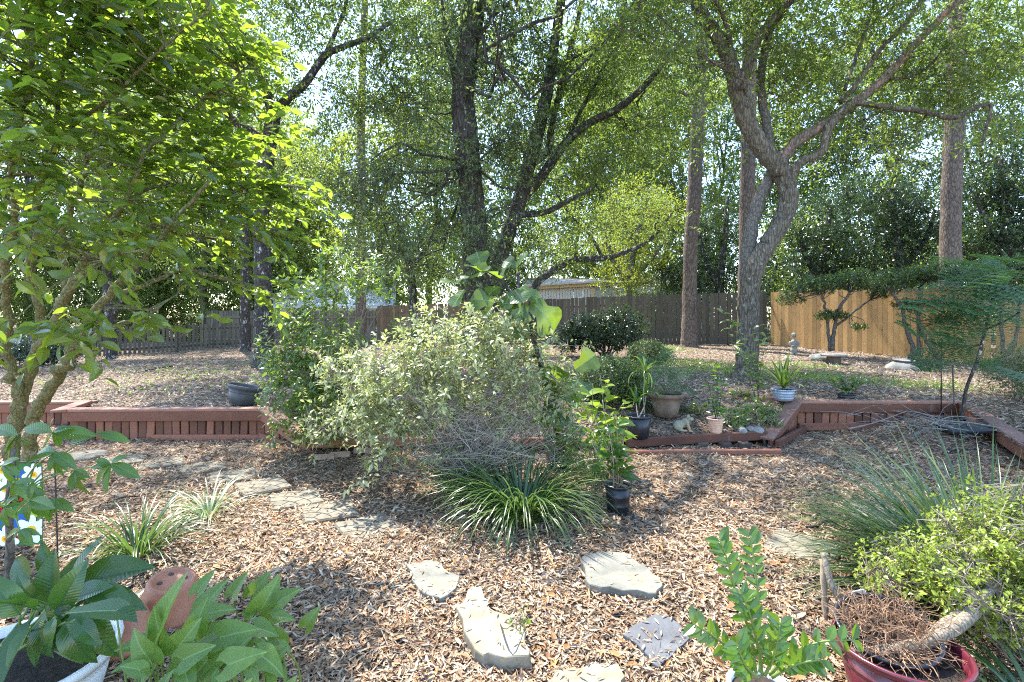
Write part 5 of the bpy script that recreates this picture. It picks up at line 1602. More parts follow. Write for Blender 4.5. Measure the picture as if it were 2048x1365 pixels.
multi_stem('clipped shrub top at the picture edge behind the feathery leaved sapling',
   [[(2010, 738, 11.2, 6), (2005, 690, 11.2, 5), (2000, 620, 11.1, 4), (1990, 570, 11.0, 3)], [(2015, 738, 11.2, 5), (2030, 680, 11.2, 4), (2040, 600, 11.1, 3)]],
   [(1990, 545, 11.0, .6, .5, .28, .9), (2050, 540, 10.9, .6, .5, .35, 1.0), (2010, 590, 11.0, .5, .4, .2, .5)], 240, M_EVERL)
g_ = gnd(2035, 800)
bush('bushy green shrub at the picture edge beyond the reddish edging timber', g_, [(g_ + [0, 0, .42], (.42, .42, .42), 1), (g_ + [.4, .1, .4], (.4, .4, .45), .8)], M_BOX, .045, 800, 7, LEAF4, nst=16)

# ---- grass like clumps
def clump(label, base, n, ln, wd, mat, spread=.10, rise=(1.0, 1.5), bend=(1.2, 2.4), az=None, group='grass like clumps in the mulch', name='grass_clump', nobj=0):
    root = thing(name, label, 'grass clump', base, group)
    gs = []
    for i in range(n):
        a = rng.random() * 2 * PI if az is None else rng.normal(az[0], az[1])
        r = spread * math.sqrt(rng.random())
        b = A3(base) + [math.cos(a) * r, math.sin(a) * r, -.01]
        g = strap(b, a + rng.normal(0, .25), rng.uniform(*ln), wd * rng.uniform(.7, 1.2), rng.uniform(*rise), rng.uniform(*bend), 6, rng.normal(0, .4))
        gs.append(g)
    for g in gs[:nobj]:
        part(root, 'blade', g, mat, True)
    part(root, 'blades', join(*gs[nobj:]), mat, True, kind='stuff')
    return root

clump('large arching grass clump at the foot of the pale twiggy bush', gnd(1045, 1035), 480, (.5, .92), .013, M_LIR, .19, (.9, 1.5), (1.1, 2.4), nobj=0)
clump('smaller upright grass clump among the stems of the pale twiggy bush', gnd(925, 1000), 150, (.45, .75), .010, M_LIR, .14, (1.1, 1.52), (.6, 1.6))
clump('grass clump hidden in shade behind the standing nursery pot', gnd(1190, 960), 120, (.35, .6), .010, M_LIR, .12)
clump('small white striped grass tuft growing beside the path of pavers', gnd(418, 1035), 70, (.28, .52), .009, M_LIRV, .05, (.7, 1.5), (.9, 2.1), nobj=60)
clump('dark arching grass clump between the garden flag and the striped tuft', gnd(275, 1112), 130, (.35, .62), .013, M_LIR, .10, (.8, 1.5), (.8, 1.9), nobj=100)
clump('huge dense grass clump leaning over the mulch beside the yellow green shrub', A3([2.72, 2.95, 0]), 620, (.6, 1.12), .015, M_LIR, .22, (.6, 1.4), (.4, 1.4))
clump('grass clump sweeping low across the half covered paver', A3([2.50, 2.75, 0]), 300, (.6, 1.05), .012, M_LIR, .16, (.40, 1.0), (.4, 1.1), az=(2.7, .5))
clump('broad leaved grass clump at the bottom edge beside the plum pot', A3([2.02, 1.92, 0]), 60, (.3, .55), .020, M_LIR, .08, (.8, 1.45), (.8, 2.2), nobj=50)

# ---- the yellow green shrub close by
Bl = A3([2.35, 2.25, 0])
def px3(px, py, Y):
    return at(px, py, Y)
lime = bush('lime green small leaved shrub with bare low stems beside the plum pot', Bl, [(px3(1985, 1085, 2.35), (.24, .30, .15), 1.8), (px3(2070, 1120, 2.3), (.30, .35, .28), 1.6), (px3(1870, 1120, 2.3), (.22, .22, .07), .7), (px3(1985, 1210, 2.2), (.22, .22, .11), 1.0), (px3(2030, 1020, 2.45), (.16, .25, .08), .5), (px3(1790, 1130, 2.3), (.16, .18, .045), .3), (px3(1760, 1160, 2.3), (.10, .1, .03), .12), (px3(1900, 1180, 2.2), (.15, .15, .05), .3)],
     M_LIME, .026, 1350, 7, blade(ov(.26, .85), 2, .3, .15), mesh_variants('leaf', ov(.26, .85), M_LIME, 3, curl=.3, fold=.15), 300, nst=40, stem_r=.005, shell=.5, floor=.1)
B_PALE = barkmat('pale_tan_bark', (.20, .165, .12), (.36, .31, .24), (.42, .38, .31), .62, 2.5, .4, .5)
for lm in ([(1700, 1312, 2.0, 14), (1760, 1306, 1.98, 13), (1830, 1292, 1.98, 13), (1900, 1262, 2.0, 13), (1950, 1220, 2.1, 12), (1990, 1160, 2.25, 9)], [(1860, 1282, 2.0, 9), (1880, 1255, 2.02, 9), (1920, 1225, 2.1, 8), (1960, 1180, 2.2, 6)]):
    S, g = limb(lm, 10, 6, .04)
    part(lime, 'trunk', g, B_PALE, True)
S, g = limb([(1735, 1340, 2.06, 7), (1712, 1270, 2.12, 6.5), (1690, 1220, 2.2, 7), (1660, 1160, 2.25, 6), (1646, 1105, 2.3, 5)], 8, 6, .12)
dead = thing('dead_stem', 'dead grey brown stalk rising from the plum pot rim', 'dead stem', S[0][:3])
part(dead, 'stalk', g, B_PALE, True)
S, g = limb([(1652, 1240, 2.25, 4), (1648, 1180, 2.27, 6), (1645, 1120, 2.3, 5)], 7, 5, .2)
part(dead, 'torn_sheath', g, M_CANE, True)

# ---- fig with big violin shaped leaves
Bf = G_FIGP + [0, 0, .26]
fig = thing('fig_plant', 'potted fig with huge glossy leaves towering over the pale twiggy bush', 'potted plant', Bf)
YF = 4.75
fst = [[(1118, 885, 4.75, 6), (1105, 820, YF, 6), (1085, 740, YF, 6), (1062, 665, YF, 5), (1045, 620, YF, 4.5), (1020, 585, YF, 4), (1003, 558, YF, 3.5)],
       [(1058, 655, YF, 4.5), (1040, 590, YF - .05, 4), (1035, 545, YF, 3)], [(1045, 620, YF, 3.5), (985, 600, YF, 2.5), (935, 580, YF, 2), (912, 570, YF, 2)],
       [(1003, 560, YF, 3.5), (985, 555, YF, 3), (968, 545, YF, 2.5)]]
for lm in fst:
    part(fig, 'stem', limb(lm, 7, 6, .04)[1], B_DARK, True)
fw = lambda t: max(.01, (.20 + .16 * sstep(.35, .75, t) - .03 * math.exp(-((t - .35) / .12) ** 2)) * min(1, (t / .10 + .02)) ** .5 * (1 - max(0, (t - .72) / .28) ** 2.4) ** .5)
fmesh = mesh_variants('leaf', fw, M_FIG, 8, 3, curl=.55, fold=.10, wav=.10)
# leaf base px,py,Y ; tip px,py,Y ; normal hint
FL = [((966, 546, YF), (952, 500, YF + .05), (0, -1, .1)), ((962, 545, YF), (934, 518, YF - .1), (-.3, -.4, .9)), ((966, 548, YF), (950, 528, YF - .2), (-.5, -.5, .8)), ((1000, 558, YF), (965, 532, YF - .18), (-.2, -.5, .9)),
      ((1003, 556, YF), (1012, 520, YF + .02), (-.9, -.4, .2)), ((1035, 535, YF), (1008, 513, YF - .02), (0, -1, .5)), ((1036, 533, YF), (1053, 501, YF), (-.9, -.4, .3)), ((914, 568, YF), (882, 552, YF - .1), (-.1, -.4, .9)),
      ((914, 568, YF), (928, 541, YF), (-.8, -.5, .3)), ((930, 580, YF), (900, 612, YF - .1), (-.7, -.7, .4)), ((1000, 575, YF - .05), (978, 578, YF - .2), (0, -.6, .8)), ((988, 606, YF - .1), (946, 592, YF - .22), (.1, -1, .25)),
      ((1030, 580, YF - .05), (1046, 602, YF - .25), (-.2, -.8, .6)), ((1026, 585, YF - .1), (1000, 612, YF - .2), (-.5, -.8, .5)), ((1040, 575, YF), (1085, 585, YF - .08), (.2, -.5, .85)), ((1048, 605, YF - .05), (1040, 645, YF - .15), (.4, -.9, .3)),
      ((1040, 603, YF - .02), (1018, 634, YF - .1), (-.4, -.9, .3)), ((1062, 604, YF), (1128, 652, YF - .1), (.2, -.9, .5)), ((985, 614, YF), (962, 640, YF - .1), (-.3, -.8, .6)), ((1062, 655, YF), (1030, 668, YF - .12), (0, -.8, .6)),
      ((1100, 790, YF), (1168, 770, YF - .1), (0, -.8, .6)), ((1100, 780, YF), (1110, 735, YF - .2), (0, -1, .3)), ((1105, 810, YF), (1122, 850, YF - .2), (.3, -.9, .3)), ((1105, 800, YF), (1085, 850, YF - .15), (-.4, -.8, .3)), ((1150, 740, YF + .3), (1195, 708, YF + .3), (.6, -.7, .5)), ((1150, 760, YF + .2), (1190, 782, YF + .1), (.2, -.5, .9))]
def place_leaves(root, specs, meshes, name='leaf', stalk=None, widen=1.0, ysc=1.0):
    for i, (a, b, nn) in enumerate(specs):
        A_, B_ = at(*a), at(b[0], b[1], a[2] + (b[2] - a[2]) * ysc)
        L = np.linalg.norm(B_ - A_)
        X, Yv, Z = leaf_frames(A3([B_ - A_]), A3([nn]))
        M = np.eye(4)
        M[:3, 0], M[:3, 1], M[:3, 2], M[:3, 3] = X[0] * L * widen, Yv[0] * L, Z[0] * L, A_
        piece(root, name, meshes[i % len(meshes)], M)
place_leaves(fig, FL, fmesh, widen=1.35)

# ---- nursery pot with long stemmed leafy plants
def cane_plant(label, base, canes, leafmat_, meshes, per, size, cat='potted plant', name='leafy_plant', cane_r=.005, top=.45, outw=.9, upw=.35, stemmat=None, group=None):
    root = thing(name, label, cat, base, group)
    PP, AA, NN, SS = [], [], [], []
    for e, n in canes:
        b = A3(base) + [*rng.normal(0, .025, 2), 0]
        e = A3(e)
        Q = catmull([b, b * .6 + e * .4 + [*rng.normal(0, .03, 2), .03], e], 8)
        part(root, 'stem', tube(Q, np.linspace(cane_r, cane_r * .5, len(Q)), 6), stemmat or M_CANE, True)
        for j in range(n):
            s_ = Q[int((top + (1 - top) * (j + .5) / n) * (len(Q) - 1))]
            a = j * 2.4 + rng.normal(0, .4)
            PP.append(s_)
            AA.append([math.cos(a) * outw, math.sin(a) * outw, upw + rng.normal(0, .3)])
            NN.append([rng.normal(0, .3), rng.normal(-.2, .3), 1])
            SS.append(size * rng.uniform(.65, 1.15))
    leaf_objs(root, 'leaf', meshes, A3(PP), A3(AA), A3(NN), A3(SS))
    return root

ME_BROAD = mesh_variants('leaf', ov(.24, .8), M_CORNL, 5, curl=.6, fold=.12, stalk=.08)
ME_BROADY = mesh_variants('leaf', ov(.24, .8), leafmat('lime_broad_leaf', [(0, (.11, .19, .025)), (1, (.20, .28, .04))], (.46, .62, .05), .42, .3), 5, curl=.6, fold=.12, stalk=.08)
cane_plant('long bare stemmed plant with oval leaves growing in the standing nursery pot', G_NUR + [0, 0, .19],
   [(at(1205, 800, 4.1), 8), (at(1232, 830, 4.0), 12), (at(1190, 840, 4.05), 12), (at(1215, 850, 3.9), 10), (at(1222, 880, 3.95), 7), (at(1245, 860, 4.1), 7), (at(1180, 880, 4.0), 5)], M_CORNL, ME_BROAD, 7, .135, top=.3)
cane_plant('lime green leaved plant rising behind the nursery pot plant', gnd(1205, 930) + [0, 0, .01],
   [(at(1185, 780, 4.7), 13), (at(1215, 770, 4.8), 13), (at(1250, 800, 4.7), 12), (at(1200, 750, 4.9), 12), (at(1165, 800, 4.6), 10), (at(1230, 830, 4.6), 10)], M_CORNL, ME_BROADY, 8, .20, top=.3, name='leafy_plant')
bush('dark low leafy plant in shade beside the standing nursery pot', gnd(1165, 960), [(at(1165, 900, 4.5), (.22, .2, .14), 1), (at(1120, 870, 4.5), (.2, .2, .14), .7)], M_GRN, .06, 110, 6, BL_SH, mesh_variants('leaf', ov(.2, .85), M_GRN, 3, curl=.4), 200, nst=16, floor=.02)

# corn plants with strap leaves
def strap_plant(label, base, heads, mat, n, ln, wd, rise=(.3, 1.4), bend=(.7, 1.8), cane_r=.008, name='dracaena', stemmat=None):
    root = thing(name, label, 'potted plant', base)
    for e in heads:
        b = A3(base) + [*rng.normal(0, .03, 2), 0]
        e = A3(e)
        if np.linalg.norm(e - b) > .08:
            Q = catmull([b, (b + e) / 2 + [*rng.normal(0, .015, 2), 0], e], 6)
            part(root, 'stem', tube(Q, np.linspace(cane_r, cane_r * .8, len(Q)), 7), stemmat or M_CANE, True)
        a0 = rng.random() * 6
        for j in range(n):
            a = a0 + j * 2.4
            u = (j + .5) / n
            g = strap((0, 0, 0), 0, 1.0, wd / ln, rise[0] + (rise[1] - rise[0]) * u, bend[1] + (bend[0] - bend[1]) * u, 7)
            # leaf object in its own frame so that its stripe follows the midrib
            L = ln * rng.uniform(.8, 1.15)
            me = to_mesh('leaf', g, mat, True)
            V = np.empty(len(me.vertices) * 3)
            piece(root, 'leaf', me, np.array(TM(e + [0, 0, -.02 * j / n], 0, 0, a, L)))
    return root

M_DRAC2 = M_DRAC.copy()
for nd in M_DRAC.node_tree.nodes:   # the strap runs along X: measure the stripe across Y
    if nd.type == 'SEPXYZ':
        for l in list(M_DRAC.node_tree.links):
            if l.from_node == nd and l.from_socket == nd.outputs[0]:
                M_DRAC.node_tree.links.new(nd.outputs[1], l.to_socket)
strap_plant('corn plant with green strap leaves in the wide black pot', G_CORN + [0, 0, .21], [at(1272, 805, 6.3), at(1292, 790, 6.35)], M_CORNL, 9, .30, .036)
strap_plant('taller yellow striped dracaena standing behind the wide black pot', G_CORN + [.10, .15, .18], [at(1290, 745, 6.45)], M_DRAC, 11, .38, .05, bend=(1.2, 2.6))
strap_plant('yellow striped dracaena fanning from the galvanised tub on the red wall', G_GALV + [0, 0, .13], [G_GALV + [0, 0, .17]], M_DRAC, 15, .55, .065, rise=(.55, 1.45), bend=(.25, .9))

# ---- bipinnate fronds
def frond_geo(npin=7, nl=7):
    T, F = [], []
    P, Ax, Nn, S = [], [], [], []
    for i in range(npin):
        t = .22 + .78 * i / (npin - 1)
        for sd in (-1, 1):
            d = nrm(A3([sd * .85, .5, .05]))
            ln = .34 * math.sin(PI * (.18 + .74 * t)) + .05
            o = A3([0, t, -.18 * t * t])
            for j in range(nl):
                q = o + d * ln * (j + 1) / nl - A3([0, 0, .12 * (ln * (j + 1) / nl) ** 2 * 4])
                for s2 in (-1, 1):
                    pd = nrm(A3([-d[1] * s2, d[0] * s2, 0]) * .9 + d * .45)
                    P.append(q); Ax.append(pd); Nn.append([0, 0, 1]); S.append(.10 * (1 - .35 * j / nl))
    g = leaf_mass(A3(P), A3(Ax), A3(Nn), A3(S), LEAF4)
    r = tube([[0, t, -.18 * t * t] for t in np.linspace(0, 1, 6)], np.linspace(.008, .003, 6), 4)
    return join(g, r)
ME_FROND = to_mesh('frond', frond_geo(), M_FERN)
def frond_plant(label, base, stems_, fronds, cat='sapling', name='feathery_sapling', stemmat=None):
    root = thing(name, label, cat, base)
    for lm in stems_:
        part(root, 'stem', limb(lm, 7, 6, .05)[1], stemmat or B_GREY, True)
    for (a, b) in fronds:
        A_, B_ = at(*a), at(*b)
        L = np.linalg.norm(B_ - A_)
        X, Yv, Z = leaf_frames(A3([B_ - A_]), A3([[rng.normal(0, .25), -.45 + rng.normal(0, .2), 1]]))
        M = np.eye(4)
        M[:3, 0], M[:3, 1], M[:3, 2], M[:3, 3] = X[0] * L, Yv[0] * L, Z[0] * L, A_
        piece(root, 'frond', ME_FROND, M)
    return root
b_ = at(1925, 838, 6.3)
fr = []
for (px, py) in ((1985, 605), (1975, 640), (1965, 690), (1950, 740), (1990, 560), (1980, 625), (1985, 580), (1992, 540)):
    for k in range(3):
        a = rng.uniform(-.6, 3.6)
        ln = rng.uniform(90, 150)
        fr.append(((px, py, 6.3), (px + math.cos(a) * ln, py - math.sin(a) * ln * .38 + rng.uniform(-5, 25), 6.3 + rng.uniform(-.4, .3))))
for (px, py) in ((2030, 540), (2050, 570), (2045, 620), (2060, 530)):
    for k in range(3):
        a = rng.uniform(1.2, 4.2)
        ln = rng.uniform(90, 150)
        fr.append(((px, py, 6.0), (px + math.cos(a) * ln, py - math.sin(a) * ln * .4, 6.0 + rng.uniform(-.4, .2))))
frond_plant('leaning feathery leaved sapling rising from the grey twig pile', (b_[0], b_[1], .1), [[(1922, 845, 6.3, 3.2), (1932, 780, 6.3, 3), (1955, 720, 6.3, 3), (1970, 660, 6.3, 2.8), (1984, 600, 6.3, 2.4), (1992, 545, 6.25, 2)], [(1984, 600, 6.3, 3), (2020, 570, 6.15, 2.5), (2060, 530, 6.0, 2)], [(1970, 660, 6.3, 2), (2015, 640, 6.15, 2), (2045, 620, 6.0, 1.5)]], fr, stemmat=B_DARK)
b_ = G_TERR + [0, 0, .26]
fr = [((1325, 770, 6.95), (1325 + dx, 770 + dy, 6.95 + dz)) for dx, dy, dz in ((-55, -35, -.2), (-35, -60, .1), (10, -65, 0), (45, -30, -.2), (65, 5, 0), (-70, 0, .1), (30, 10, -.4), (-15, 15, -.4))] + [((1338, 800, 6.9), (1338 + dx, 800 + dy, 6.6)) for dx, dy in ((-25, 20), (15, 28), (30, 15), (-40, 5))]
frond_plant('low feathery leaved plant growing in the big old terracotta pot', b_, [[(1332, 805, 6.95, 3), (1330, 785, 6.95, 2.5), (1325, 768, 6.95, 2)]], fr, 'potted plant', 'feathery_plant')
fr = [((1905 + dx0, 730, 6.6), (1905 + dx0 + dx, 722 + dy, 6.5)) for dx0, dx, dy in ((0, -55, 5), (10, 50, 0), (-10, -60, -10), (30, 60, 8), (20, 10, -30), (-30, -40, 10))]
frond_plant('tiny feathery leaved seedling standing beside the black hook pole', (at(1905, 830, 6.6)[0], 6.6, .3), [[(1908, 812, 6.6, 1.5), (1905, 730, 6.6, 1.2)]], fr, 'seedling', 'feathery_seedling')

# ---- thin upright plants in the bed
cane_plant('thin stemmed plant with small dark leaves in the peach pot', G_PEACH + [0, 0, .165], [(at(1433, 720, 6.45), 18), (at(1415, 760, 6.4), 12), (at(1452, 745, 6.5), 12)], M_GRN, mesh_variants('leaf', ov(.26, .8), M_CORNL, 3, curl=.4), 8, .11, top=.2, cane_r=.006, stemmat=B_DARK)
cane_plant('tall thin sapling with pale leaf tufts in front of the twisted oak', gnd(1520, 825), [(at(1440, 612, 7.0), 20), (at(1470, 640, 7.0), 18), (at(1520, 640, 7.1), 18), (at(1500, 700, 7.0), 18), (at(1540, 650, 7.1), 12)], M_GRN, mesh_variants('leaf', ov(.2, .8), M_GRN, 3, curl=.5), 8, .155, cat='sapling', name='sapling', top=.45, cane_r=.004, stemmat=B_DARK)
for (px, py, lab, s_) in ((1470, 850, 'low leafy weed beside the peach pot at the pale stones', 1.0), (1520, 835, 'low leafy weed against the inner end of the sloping wing', 1.0), (1545, 880, 'small weed poking through the joint of the sloping wing', .5), (1395, 830, 'small sprig of weed behind the frog statue', .5), (1480, 800, 'sprig of weed in the middle of the raised bed', .7), (1240, 868, 'dark leafy weed behind the wide black pot', .9)):
    g_ = gnd(px, py)
    bush(lab, g_, [(g_ + A3([0, 0, .11]) * s_, A3([.24, .16, .09]) * s_, 1)], M_GRN, .07 * (.6 + .4 * s_), int(38 * s_) + 6, 6, BL_SH, mesh_variants('leaf', ov(.22, .85), M_GRN, 3, curl=.4), 110, nst=8, floor=.0, cat='weed', name='weed')
cane_plant('dark zz plant with upright leafy stems in the shallow black pot', G_LOW + [0, 0, .07], [(G_LOW + A3(q), 12) for q in ((-.28, .0, .28), (-.14, -.05, .34), (.0, .05, .36), (.14, 0, .30), (.30, -.03, .24), (-.05, -.1, .22), (.2, .1, .2), (-.42, .1, .38))], M_ZZ, mesh_variants('leaf', ov(.24, .8), M_EVERL, 3, curl=.2), 9, .085, top=.2, outw=.8, upw=.5, stemmat=M_STALK, name='zz_plant')

# ---- zz plant close to the camera
zz = thing('zz_plant', 'bright zz plant with tall feathered stems in the small white pot', 'potted plant', G_ZZ + [0, 0, .17])
ZM = mesh_variants('leaf', ov(.25, .8), M_ZZ, 4, curl=.25, fold=.14)
ZST = [[(1512, 1345, 1.9), (1500, 1270, 1.88), (1470, 1180, 1.86), (1455, 1120, 1.86), (1440, 1083, 1.86)], [(1520, 1345, 1.92), (1520, 1270, 1.95), (1515, 1180, 1.98), (1508, 1120, 2.0), (1500, 1072, 2.02)], [(1525, 1350, 1.88), (1515, 1290, 1.85), (1500, 1230, 1.84), (1485, 1190, 1.84)],
       [(1500, 1355, 1.88), (1470, 1310, 1.8), (1430, 1275, 1.76), (1390, 1250, 1.74)], [(1540, 1350, 1.88), (1580, 1310, 1.82), (1640, 1285, 1.8), (1705, 1280, 1.8)], [(1530, 1350, 1.85), (1545, 1320, 1.8), (1555, 1280, 1.78), (1560, 1250, 1.78)], [(1515, 1355, 1.84), (1490, 1330, 1.76), (1475, 1290, 1.74)], [(1545, 1355, 1.86), (1590, 1330, 1.78), (1640, 1320, 1.75)]]
for q, lm in enumerate(ZST):
    Q = catmull([at(*p) for p in lm], 8)
    part(zz, 'stem', tube(Q, np.linspace(.007, .0025, len(Q)), 7), M_STALK, True)
    n = 9 if q < 2 else 7
    T = nrm(np.gradient(Q, axis=0))
    PP, AA, NN = [], [], []
    for j in range(n):
        i = int((.25 + .75 * j / (n - 1)) * (len(Q) - 1))
        sd = nrm(np.cross(T[i], [.1, -1, .35]))
        for s_ in (-1, 1):
            PP.append(Q[i]); AA.append(T[i] * .75 + sd * s_ + rng.normal(0, .1, 3)); NN.append([rng.normal(0, .3), -.7, .7])
    leaf_objs(zz, 'leaf', ZM, A3(PP), A3(AA), A3(NN), rng.uniform(.052, .07, len(PP)))

# ---- peace lily
lily = thing('peace_lily', 'peace lily with dark ribbed leaves spilling from the white pot', 'potted plant', G_WHITE + [0, 0, .3])
LM = mesh_variants('leaf', ov(.20, .72), M_LILY, 8, 3, curl=.55, fold=.16, wav=.03)
LB = [ # base, tip
 ((100, 1230, 2.0), (95, 1095, 2.1), (0, -1, .3)), ((120, 1210, 1.95), (135, 1345, 1.7), (.1, -.9, .4)), ((90, 1220, 1.9), (105, 1350, 1.66), (-.3, -.9, .3)), ((60, 1240, 1.9), (-20, 1380, 1.6), (-.3, -.8, .5)), ((115, 1225, 1.95), (155, 1130, 1.9), (.3, -.9, .3)),
 ((150, 1215, 1.9), (215, 1320, 1.7), (.3, -.8, .5)), ((150, 1170, 2.1), (305, 1120, 2.1), (0, -.5, .9)), ((150, 1160, 2.1), (180, 1060, 2.2), (-.6, -.7, .2)), ((40, 1230, 1.9), (-40, 1150, 1.75), (0, -.6, .8)), ((70, 1220, 1.95), (-10, 1190, 1.7), (-.2, -.5, .9)),
 ((170, 1200, 2.05), (290, 1190, 2.0), (.1, -.4, .9)), ((130, 1180, 2.1), (145, 1100, 2.2), (.3, -.9, .3)), ((60, 1160, 2.15), (20, 1110, 2.3), (-.2, -.8, .5)), ((190, 1180, 2.0), (270, 1230, 1.85), (.2, -.6, .8)), ((80, 1240, 1.85), (60, 1330, 1.65), (-.2, -.9, .4)), ((110, 1150, 2.2), (70, 1080, 2.3), (-.3, -.8, .4))]
LB += [((90, 1250, 1.85), (40, 1350, 1.7), (-.1, -.95, .3)), ((130, 1245, 1.85), (165, 1350, 1.7), (.2, -.9, .35)), ((60, 1255, 1.8), (0, 1340, 1.65), (-.3, -.9, .3)), ((150, 1240, 1.85), (195, 1290, 1.75), (.2, -.7, .7)), ((110, 1235, 1.8), (75, 1300, 1.65), (-.1, -.8, .6)), ((140, 1200, 2.0), (220, 1165, 1.95), (.1, -.5, .85)), ((105, 1190, 2.05), (60, 1140, 2.0), (-.3, -.8, .5)), ((70, 1200, 2.0), (15, 1160, 1.9), (-.2, -.7, .7))]
place_leaves(lily, LB, LM, widen=1.15, ysc=.5)
for (a, b, nn) in LB:
    A_ = at(*a)
    part(lily, 'stalk', tube(catmull([G_WHITE + [rng.normal(0, .05), rng.normal(0, .05), .29], (A_ + G_WHITE) / 2 + [0, 0, .14], A_], 5), np.linspace(.006, .004, 11), 6), M_STALK, True)

# ---- arrowhead plant in the mulch
AB = gnd(400, 1345)
arw = thing('arrowhead_plant', 'spreading arrowhead plant with light green arrow shaped leaves in the mulch', 'plant', AB)
aw = lambda t: max(.006, .37 * (1 - t) ** .78 * (1 - .10 * math.exp(-((t - .0) / .1) ** 2)))
AM = mesh_variants('leaf', aw, M_ARROW, 7, 3, curl=.35, fold=.10, lobe=.32, wav=.02)
AMG = mesh_variants('leaf', aw, M_ARROWG, 7, 2, curl=.3, fold=.06, lobe=.32, wav=.02)
AL = [((395, 1185, 2.05), (430, 1135, 2.2), (-.3, -.8, .5)), ((402, 1225, 2.0), (448, 1152, 2.1), (-.4, -.8, .5)), ((398, 1235, 1.95), (465, 1205, 1.95), (0, -.5, .8)), ((465, 1190, 2.2), (495, 1140, 2.3), (-.4, -.8, .4)), ((505, 1190, 2.2), (540, 1140, 2.3), (.2, -.8, .6)),
      ((520, 1225, 2.1), (562, 1150, 2.2), (.5, -.8, .4)), ((500, 1222, 2.1), (500, 1240, 1.85), (0, -.4, .9)), ((555, 1205, 2.1), (602, 1172, 2.15), (.2, -.6, .8)), ((545, 1235, 2.05), (590, 1230, 2.0), (0, -.4, .9)), ((395, 1285, 1.9), (465, 1242, 1.9), (-.1, -.7, .7)), ((510, 1255, 1.95), (560, 1268, 1.9), (.2, -.5, .8)),
      ((405, 1335, 1.8), (485, 1262, 1.85), (-.4, -.7, .5)), ((415, 1320, 1.8), (355, 1395, 1.65), (.2, -.7, .6)), ((470, 1290, 1.85), (480, 1240, 2.0), (.2, -.9, .4)), ((510, 1295, 1.85), (548, 1320, 1.75), (.2, -.5, .9)), ((470, 1305, 1.8), (490, 1330, 1.7), (0, -.5, .9)), ((320, 1310, 1.85), (300, 1345, 1.7), (-.2, -.6, .8)),
      ((355, 1290, 1.9), (310, 1300, 1.75), (-.2, -.5, .9)), ((350, 1330, 1.8), (330, 1365, 1.65), (0, -.5, .9)), ((300, 1340, 1.75), (260, 1390, 1.6), (-.3, -.5, .8)), ((370, 1345, 1.75), (385, 1400, 1.6), (.1, -.6, .8)), ((440, 1350, 1.75), (430, 1400, 1.6), (0, -.5, .8)), ((500, 1340, 1.75), (520, 1370, 1.7), (.1, -.4, .9)),
      ((560, 1290, 1.9), (585, 1300, 1.85), (.2, -.4, .9)), ((300, 1285, 1.9), (225, 1300, 1.75), (-.3, -.5, .8)), ((280, 1320, 1.8), (215, 1340, 1.65), (-.3, -.4, .9)), ((520, 1310, 1.8), (575, 1345, 1.7), (.2, -.4, .9)), ((430, 1265, 1.95), (400, 1300, 1.8), (-.1, -.5, .9))]
place_leaves(arw, AL, AM, widen=1.12, ysc=.3)
AL += [((330, 1300, 1.8), (300, 1215, 1.8), (-.3, -.9, .3)), ((345, 1310, 1.78), (395, 1240, 1.78), (.2, -.9, .4)), ((300, 1320, 1.75), (245, 1262, 1.75), (-.3, -.8, .5)), ((365, 1320, 1.75), (430, 1290, 1.75), (.1, -.8, .6)), ((280, 1340, 1.7), (235, 1330, 1.68), (-.3, -.6, .8)), ((390, 1260, 1.85), (410, 1195, 1.9), (.2, -.9, .3)), ((440, 1275, 1.85), (520, 1255, 1.85), (.1, -.6, .8)), ((455, 1330, 1.75), (530, 1300, 1.75), (.2, -.7, .7))]
place_leaves(arw, AL[-8:], AM, widen=1.12, ysc=.3)
AL2 = [((b[0] + dx, b[1] + 60 + dy, b[2] - .05), (b[0] + dx + ex, b[1] + 18 + dy, b[2] + .02), (nn[0], -.7, .7)) for (a, b, nn), (dx, dy, ex) in zip(AL[5:24], [(-18, 6, 30), (-40, 12, 40), (10, 20, 26), (-30, -5, -30), (16, 12, 30)] * 4)]
place_leaves(arw, AL2, AM, widen=1.1, ysc=.3)
place_leaves(arw, [((318, 1255, 1.8), (368, 1140, 2.0), (-.6, -.75, .35))], AM, widen=1.0, ysc=.2)
place_leaves(arw, [((232, 1222, 1.8), (130, 1222, 1.66), (0, -.35, .95)), ((262, 1205, 1.85), (150, 1240, 1.7), (.1, -.4, .9))][:1], AMG, widen=1.1, ysc=.6)
for (a, b, nn) in AL + [((318, 1255, 1.8), 0, 0), ((232, 1222, 1.8), 0, 0)]:
    A_ = at(*a)
    Q0 = np.array([A_[0] + rng.normal(.02, .05), A_[1] + rng.uniform(.0, .12), 0.0])
    part(arw, 'stalk', tube(catmull([Q0, (Q0 + A_) / 2 + [*rng.normal(0, .02, 2), .03], A_], 4), np.linspace(.0045, .003, 9), 5), M_STALK, True)

